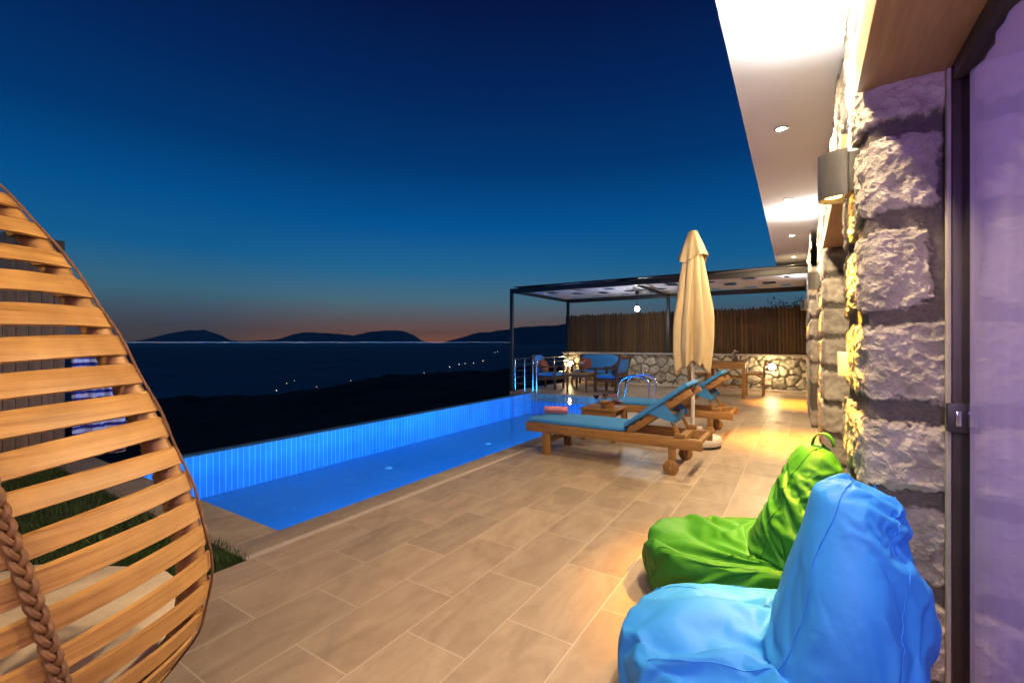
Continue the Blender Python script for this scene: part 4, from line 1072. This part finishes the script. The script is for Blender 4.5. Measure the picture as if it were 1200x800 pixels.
def mat_rattan():
    """cane strips: streaks run along the strip (angle round the chair)"""
    m, t, p = nt('split cane strips')
    tc = N(t, 'ShaderNodeTexCoord'); sp = N(t, 'ShaderNodeSeparateXYZ'); t.links.new(tc.outputs['Object'], sp.inputs[0])
    at = N(t, 'ShaderNodeMath', operation='ARCTAN2'); t.links.new(sp.outputs['Y'], at.inputs[0]); t.links.new(sp.outputs['X'], at.inputs[1])
    cb = N(t, 'ShaderNodeCombineXYZ'); t.links.new(at.outputs[0], cb.inputs['X']); t.links.new(sp.outputs['Z'], cb.inputs['Z'])
    g = N(t, 'ShaderNodeNewGeometry'); t.links.new(g.outputs['Random Per Island'], cb.inputs['Y'])
    mp = N(t, 'ShaderNodeMapping'); mp.inputs['Scale'].default_value = (1.6, 30, 120); t.links.new(cb.outputs[0], mp.inputs['Vector'])
    n = noise_tex(t, mp.outputs[0], 1.0, 6, 0.6, 0.4)
    mp2 = N(t, 'ShaderNodeMapping'); mp2.inputs['Scale'].default_value = (3.0, 30, 6); t.links.new(cb.outputs[0], mp2.inputs['Vector'])
    n2 = noise_tex(t, mp2.outputs[0], 1.0, 4)
    r1 = ramp(t, n.outputs['Fac'], [(0.30, (0.22, 0.10, 0.026)), (0.42, (0.43, 0.225, 0.066)), (0.7, (0.55, 0.32, 0.11))])
    r2 = ramp(t, n2.outputs['Fac'], [(0.3, (0.72, 0.66, 0.60)), (0.7, (1.1, 1.08, 1.0))])
    mx = N(t, 'ShaderNodeMix', data_type='RGBA', blend_type='MULTIPLY'); mx.inputs['Factor'].default_value = 1
    t.links.new(r1.outputs[0], mx.inputs['A']); t.links.new(r2.outputs[0], mx.inputs['B']); t.links.new(mx.outputs['Result'], p.inputs['Base Color'])
    setin(p, Roughness=0.48); bump(t, p, n.outputs['Fac'], 0.35, 0.003); return m
M['cane'] = mat_rattan()
bands.build('shell', M['cane'], eg, recalc=True, merge=False)
for sgn in (1, -1):
    pts = []; wire = []
    for i in range(70):
        z = 0.13 + (1.79 - 0.13) * i / 69; rr = egg_r(z)
        pts.append((sgn * max(rr - 0.034, 0.0) * math.cos(RA), max(rr - 0.034, 0) * math.sin(RA) + 0.01, z)); wire.append((sgn * (rr * math.cos(RA) + 0.010 + 0.003 * math.sin(z * 30)), rr * math.sin(RA) + 0.02, z))
    mb = MB(); mb.tube(pts, 0.026, 10); mb.build('rim', M['cane_dark'], eg)
    mb = MB(); mb.tube(wire, 0.0035, 6); mb.build('rim_binding', M['cane_dark'], eg)
def braid(a0, a1, name):
    """plaited cord over the bands along a meridian"""
    mb = MB(); kk = 300
    for ph in (0, 2 * PI / 3, 4 * PI / 3):
        pts = []
        for i in range(kk):
            s = i / (kk - 1); z = 0.16 + 1.58 * s; a = a0 + (a1 - a0) * s; rr = egg_r(z) + 0.018
            w = s * 2 * PI * 18 + ph; o1 = 0.010 * math.sin(w); o2 = 0.006 * math.sin(2 * w)
            er = Vector((math.cos(a), math.sin(a), 0)); et = Vector((-math.sin(a), math.cos(a), 0))
            p = er * (rr + o2) + et * o1; pts.append((p.x, p.y, z))
        mb.tube(pts, 0.0068, 7)
    return mb.build(name, M['cane_dark'], eg)
braid(math.radians(-16), math.radians(-40), 'braided_cord'); braid(math.radians(-95), math.radians(-95), 'braided_cord'); braid(math.radians(-152), math.radians(-135), 'braided_cord')
def egg_cushion():
    mb = MB(); n = 48; k = 24; vs = []
    for i in range(k + 1):
        s = PI * i / k
        for j in range(n):
            a = 2 * PI * j / n; z = 0.36 - 0.16 * math.cos(s)
            rr = (math.sin(s) ** 0.5) * min(0.60, egg_r(z) - 0.035)
            p = Vector((rr * math.cos(a), rr * math.sin(a), z + 0.02 * math.cos(6 * a) * math.sin(s)))
            vs.append(p + 0.02 * noise.noise_vector(p * 4))
    fs = [(i * n + j, i * n + (j + 1) % n, (i + 1) * n + (j + 1) % n, (i + 1) * n + j) for i in range(k) for j in range(n)]
    mb.add(vs, fs, True); return mb
egg_cushion().build('cushion', M['cream_fabric'], eg)
mb = MB(); mb.lathe([(0.0, 0.0), (0.36, 0.0), (0.36, 0.015), (0.06, 0.04), (0.04, 0.10), (0.04, 0.16), (0.0, 0.16)], 32); mb.build('base', M['black_metal'], eg)

# ------------------------------------------------------------------ left edge: plank fence, wire, towel
FX, FY = -7.02, 1.58
pf = thing('plank_fence', 'tall grey-brown plank fence behind the egg chair', 'fence', (0, 0, 0))
r = random.Random(9); y = FY; pl = MB()
while y > -3.0:
    w = r.uniform(0.085, 0.10); pl.box(FX - 0.02 + r.uniform(-0.003, 0.003), FX, y - w, y - 0.004, 0.13, 2.45 + r.uniform(-0.01, 0.01), b=0.003); y -= w
pl.build('plank_row', M['plank_grey'], pf)
mb = MB()
for z in (1.3, 2.2):
    y = FY - 0.05
    while y > -3.0:
        mb.lathe([(0.0, 0.003), (0.006, 0.002), (0.007, 0.0)], 8, (FX + 0.003, y, z), Matrix.Rotation(PI / 2, 4, 'Y')); y -= 0.092
mb.build('nail_row', M['chrome'], pf)
mb = MB(); mb.box(FX - 0.09, FX - 0.022, FY - 0.09, FY - 0.01, 0.0, 2.4); mb.build('post', M['plank_grey'], pf)
mb = MB(); mb.box(FX - 0.12, FX + 0.12, -3.0, FY + 0.1, -0.03, 0.128, b=0.01); tag(mb.build('stone_kerb', M['kerb']), 'low pale stone kerb under the plank fence', 'kerb')
cab = thing('guard_wire', 'thin pale guard wire stretched from the plank fence along the pool', 'wire', (0, 0, 0))
mb = MB(); a = Vector((FX + 0.01, FY, 1.3)); b = Vector((PX0, PY0 - 0.04, 1.3)); mb.tube([a, b], 0.0032, 8); mb.build('cable', M['pole_white'], cab)
mb = MB(); d = (b - a).normalized()
for i in range(5):
    p = a + d * (0.08 + i * 0.06); mb.tube([p + Vector((0.012 * math.cos(q), 0, 0.012 * math.sin(q))) + d * 0.03 * math.cos(q) for q in [2 * PI * j / 12 for j in range(13)]], 0.004, 6)
mb.build('turnbuckle', M['chrome'], cab)
vs = []; ny, nz = 40, 40
for i in range(ny + 1):
    u = i / ny
    for j in range(nz + 1):
        v = j / nz; z = 1.31 - 1.34 * v
        yy = 1.62 + (0.50 - 0.14 * math.sin(PI * min(1, v * 1.3)) ** 2) * u
        xx = -7.0 + 0.035 * math.sin(u * 15 + 1.5 * v) * (0.3 + v) + 0.012 * math.sin(u * 31 - v * 3) + (0.012 if j else 0)
        vs.append((xx, yy, z))
mb = MB(); mb.add(vs, [(i * (nz + 1) + j, (i + 1) * (nz + 1) + j, (i + 1) * (nz + 1) + j + 1, i * (nz + 1) + j + 1) for i in range(ny) for j in range(nz)], True)
tl = tag(mb.build('striped_towel', M['towel'], None, recalc=False), 'white and navy striped towel hanging beside the plank fence', 'towel')
md = tl.modifiers.new('thickness', 'SOLIDIFY'); md.thickness = 0.006

# shrubs beyond the fence
def shrub(label, loc, rx, ry, h, seed, n=2600):
    t = thing('shrub', label, 'shrub', loc, 0, 'dark shrubs beyond the board fence'); r = random.Random(seed)
    mb = MB(); tk = MB()
    cl = [Vector((r.uniform(-0.8, 0.8) * rx, r.uniform(-0.7, 0.7) * ry, h * r.uniform(0.45, 0.92))) for _ in range(22)]
    for c in cl: tk.tube([(0.1 * r.uniform(-1, 1), 0, 0), c * 0.5 + Vector((0, 0, 0.1)), c], [0.05, 0.03, 0.01], 6)
    for i in range(n):
        c = r.choice(cl); d = Vector((r.gauss(0, 1), r.gauss(0, 1), r.gauss(0, 0.7))) * 0.16; p = c + d
        q = Vector((r.gauss(0, 1), r.gauss(0, 1), r.gauss(0, 1))).normalized() * r.uniform(0.03, 0.06); s = q.cross(Vector((r.gauss(0, 1), r.gauss(0, 1), 1))).normalized() * 0.018
        mb.add([p - q, p + s, p + q, p - s], [(0, 1, 2, 3)])
    mb.build('foliage', M['leaf'], t, recalc=False); tk.build('branch', M['dark_wood'], t)
shrub('broad dark shrub beyond the fence near the house', (-0.9, 15.6, -0.6), 1.1, 0.6, 3.25, 1)
shrub('low dark shrub beyond the fence left of the broad one', (-2.2, 15.9, -0.8), 0.7, 0.5, 3.25, 2)
shrub('dark shrub beyond the fence close to the house wall', (0.6, 15.5, -0.6), 0.9, 0.6, 3.3, 6)

# ------------------------------------------------------------------ terrain, sea, mountains, village lamps
Fv = Vector((-math.sin(yaw), math.cos(yaw))); Rv = Vector((math.cos(yaw), math.sin(yaw)))
def ground_z(x, y):
    d = x * Fv.x + y * Fv.y; l = x * Rv.x + y * Rv.y; R = math.hypot(x, y)
    az = l / max(R, 1)
    crest = -8.4 + 5.6 * sstep(-0.75, 0.05, az) + 6 * sstep(0.05, 0.8, az)
    n = noise.fractal(Vector((x * 0.05, y * 0.05, 1)), 1.0, 2.0, 4)
    if R < 62:
        z = -2.7 + (crest + 2.7) * sstep(10, 62, R)
    else:
        z = crest + (-66 - crest) * sstep(62, 420, R)
    amp = 0.9 * sstep(14, 50, R) * (1 - sstep(600, 900, R)) * (1 if R < 100 else 2.0)
    return z + n * amp + 0.4 * sstep(20, 50, R) * (1 - sstep(90, 200, R)) * noise.noise(Vector((x * 0.4, y * 0.4, 3)))
def terrain():
    na = 300; rad = [0.0]; R = 4.0
    while R < 900: rad.append(R); R *= 1.045
    vs = []
    for R in rad:
        for j in range(na):
            a = 2 * PI * j / na; x, y = R * math.cos(a), R * math.sin(a); vs.append((x, y, ground_z(x, y)))
    fs = [(i * na + j, (i + 1) * na + j, (i + 1) * na + (j + 1) % na, i * na + (j + 1) % na) for i in range(len(rad) - 1) for j in range(na)]
    mb = MB(); mb.add(vs, fs, True); return struct(mb.build('hillside', M['scrub'], None, recalc=False))
terrain()
M['plain'] = plain('dusky plain', (0.34, 0.33, 0.30), (0.22, 0.22, 0.20), 0.95, 0.008, (1, 1, 1), 0, spec=0.05)
mb = MB(); na = 96; vs = []
for R in (330, 700, 1500, 3500, 7000):
    for j in range(na):
        a = 2 * PI * j / na; vs.append((R * math.cos(a), R * math.sin(a), -59.5))
mb.add(vs, [(i * na + j, (i + 1) * na + j, (i + 1) * na + (j + 1) % na, i * na + (j + 1) % na) for i in range(4) for j in range(na)])
struct(mb.build('plain', M['plain'], None, recalc=False))
def mat_sea():
    m, t, p = nt('night sea'); p.inputs['Base Color'].default_value = (0.012, 0.03, 0.05, 1); setin(p, Roughness=0.55); p.inputs['Specular IOR Level'].default_value = 0.5
    n = noise_tex(t, coords(t), 0.02, 4); bump(t, p, n.outputs['Fac'], 0.3, 4.0); return m
M['sea'] = mat_sea()
S = 40000; mb = MB(); mb.add([(-S, -S, -61), (S, -S, -61), (S, S, -61), (-S, S, -61)], [(0, 1, 2, 3)]); struct(mb.build('sea', M['sea'], None, recalc=False))
def mountain(prof, dist, depth, seed):
    """ridge whose skyline follows (bearing pixel, height pixel) points seen from the terrace"""
    pts = [((px - 600) / 530 * dist, (401 - py) / 530 * dist + 62) for px, py in prof]
    n = 260; k = 24; vs = []; l0, l1 = pts[0][0], pts[-1][0]
    for i in range(n + 1):
        l = l0 + (l1 - l0) * i / n; h = 0
        for (a, ha), (b, hb) in zip(pts, pts[1:]):
            if a <= l <= b: h = ha + (hb - ha) * (l - a) / (b - a); break
        for j in range(k + 1):
            v = -1 + 2 * j / k; sh = (1 - abs(v)) ** 1.2
            nz = noise.fractal(Vector((l * 0.0006, v * 3, seed)), 1.0, 2.0, 5)
            z = -61.5 + max(0, h) * sh * (1 + 0.25 * nz * min(1, abs(v) * 4)) + h * (0.05 * noise.fractal(Vector((l * 0.0025, 1, seed)), 1.0, 2.0, 4) + 0.03 * noise.fractal(Vector((l * 0.012, 4, seed)), 1.0, 2.0, 3)) * sh
            dd = dist + v * depth; w = Fv * dd + Rv * l
            vs.append((w.x, w.y, z))
    fs = [(i * (k + 1) + j, (i + 1) * (k + 1) + j, (i + 1) * (k + 1) + j + 1, i * (k + 1) + j + 1) for i in range(n) for j in range(k)]
    mb = MB(); mb.add(vs, fs, True); return struct(mb.build('mountain', M['mountain'], None, recalc=False))
mountain([(60, 401), (120, 400), (165, 400), (180, 395.5), (200, 390), (218, 387), (240, 386.5), (252, 391), (262, 398), (285, 399.5), (320, 400.5)], 26000, 2500, 1)
mountain([(268, 401), (300, 399), (328, 397), (345, 391), (358, 389), (378, 390), (398, 391), (415, 393), (430, 389), (452, 387), (472, 387.5), (484, 392), (496, 400), (500, 401)], 24000, 2500, 2)
mountain([(515, 402), (526, 399), (545, 394), (562, 389), (576, 389), (590, 386), (612, 383), (640, 381.5), (662, 380), (700, 378), (760, 377), (830, 380), (900, 384), (980, 392), (1050, 400)], 15000, 2500, 3)
lampm = [emit('village lamp warm', (1.0, 0.75, 0.4), 3.5), emit('village lamp white', (0.9, 0.95, 1.0), 3.5)]
lb = None; r = random.Random(21)
def lamp_at(px, py, z, big):
    d = 530 * (1.3 - z) / (py - 401); l = (px - 600) / 530 * d; w = Fv * d + Rv * l
    t = thing('village_lamp', 'tiny point of light on the dark plain below the terrace', 'street lamp', (w.x, w.y, -59.9), 0, 'village lamps on the plain')
    s = d / 530
    mb = MB(); mb.tube([(0, 0, -1.5), (0, 0, 7.2)], 0.12, 6); mb.build('pole', M['black_metal'], t)
    mb = MB(); q = s * 0.32 * big
    mb.lathe([(0, q), (q * 0.7, q * 0.7), (q, 0), (q * 0.7, -q * 0.7), (0, -q)], 10, (0, 0, 7.2 + q)); mb.build('lamp_globe', lampm[r.random() < 0.4], t)
for px, py, b in ((324, 457.5, 1.2), (336, 449, 0.9), (371, 453, 0.7), (403, 454, 1.0), (412, 453, 0.8), (411, 446, 0.8), (427, 446, 0.9), (440, 450.5, 1.3), (455, 444, 0.7), (345, 446, 0.6),
                  (527, 430, 1.2), (538, 427, 1.0), (545, 426, 0.9), (555, 425.5, 0.9), (566, 423, 1.1), (580, 413, 0.6), (583, 412, 0.6), (497, 437, 0.6)):
    lamp_at(px, py, -52.5, b)

mb = MB(); mb.box(-41000, 41000, -41000, 41000, -64, 1250)
hz = bpy.data.materials.new('dusk haze'); hz.use_nodes = True; t = hz.node_tree; t.nodes.remove(t.nodes['Principled BSDF'])
pv = N(t, 'ShaderNodeVolumePrincipled'); pv.inputs['Color'].default_value = (0.8, 0.88, 0.95, 1); pv.inputs['Density'].default_value = 1.6e-5; pv.inputs['Anisotropy'].default_value = 0.0
t.links.new(pv.outputs[0], t.nodes['Material Output'].inputs['Volume'])
tag(mb.build('haze', hz), kind='stuff')
# ------------------------------------------------------------------ sky: dusk gradient after sunset
w = bpy.data.worlds.new('World'); sc.world = w; w.use_nodes = True
t = w.node_tree; bg = t.nodes['Background']
tc = N(t, 'ShaderNodeTexCoord'); nv = N(t, 'ShaderNodeVectorMath', operation='NORMALIZE'); t.links.new(tc.outputs['Generated'], nv.inputs[0])
sp = N(t, 'ShaderNodeSeparateXYZ'); t.links.new(nv.outputs[0], sp.inputs[0])
def lin(r_, g, b):
    return tuple((c / 255 / 12.92) if c / 255 <= 0.04045 else ((c / 255 + 0.055) / 1.055) ** 2.4 for c in (r_, g, b))
away = ramp(t, sp.outputs['Z'], [(0.0, lin(90, 76, 64)), (0.02, lin(90, 82, 78)), (0.05, lin(78, 88, 100)), (0.10, lin(60, 108, 132)), (0.17, lin(20, 96, 148)), (0.26, lin(3, 80, 142)), (0.36, lin(2, 55, 112)), (0.48, lin(3, 38, 92)), (0.60, lin(5, 22, 68)), (1.0, lin(4, 10, 36))])
near = ramp(t, sp.outputs['Z'], [(0.0, lin(180, 108, 54)), (0.018, lin(142, 98, 68)), (0.045, lin(108, 96, 94)), (0.09, lin(78, 114, 132)), (0.15, lin(38, 106, 150)), (0.24, lin(4, 85, 150)), (0.35, lin(2, 58, 118)), (0.48, lin(3, 34, 86)), (0.60, lin(5, 23, 70)), (1.0, lin(4, 10, 36))])
sun_az = yaw + math.radians(6.5)     # afterglow just left of the view axis
sd = N(t, 'ShaderNodeVectorMath', operation='DOT_PRODUCT'); sd.inputs[1].default_value = (-math.sin(sun_az), math.cos(sun_az), 0); t.links.new(nv.outputs[0], sd.inputs[0])
mr = N(t, 'ShaderNodeMapRange'); mr.interpolation_type = 'SMOOTHSTEP'; mr.inputs['From Min'].default_value = 0.86; mr.inputs['From Max'].default_value = 1.0; t.links.new(sd.outputs['Value'], mr.inputs['Value'])
mx = N(t, 'ShaderNodeMix', data_type='RGBA'); t.links.new(mr.outputs[0], mx.inputs['Factor']); t.links.new(away.outputs[0], mx.inputs['A']); t.links.new(near.outputs[0], mx.inputs['B'])
t.links.new(mx.outputs['Result'], bg.inputs['Color']); bg.inputs['Strength'].default_value = 1.0

# ------------------------------------------------------------------ camera and output
cd = bpy.data.cameras.new('camera'); cam = bpy.data.objects.new('camera', cd); col.objects.link(cam); sc.camera = cam
cd.sensor_width = 36; cd.lens = 36 * 530 / 1200; cd.clip_start = 0.03; cd.clip_end = 200000
cd.shift_y = 1 / 1200.0
cam.location = (0, 0, 1.3); cam.rotation_euler = (PI / 2, 0, yaw)
sc.view_settings.view_transform = 'Standard'; sc.view_settings.look = 'None'; sc.view_settings.exposure = 0.0; sc.view_settings.gamma = 1.0
sc.render.engine = 'CYCLES'
sc.cycles.use_denoising = True
sc.cycles.max_bounces = 8; sc.cycles.transparent_max_bounces = 12; sc.cycles.sample_clamp_indirect = 6.0
sc.cycles.caustics_reflective = False; sc.cycles.caustics_refractive = False
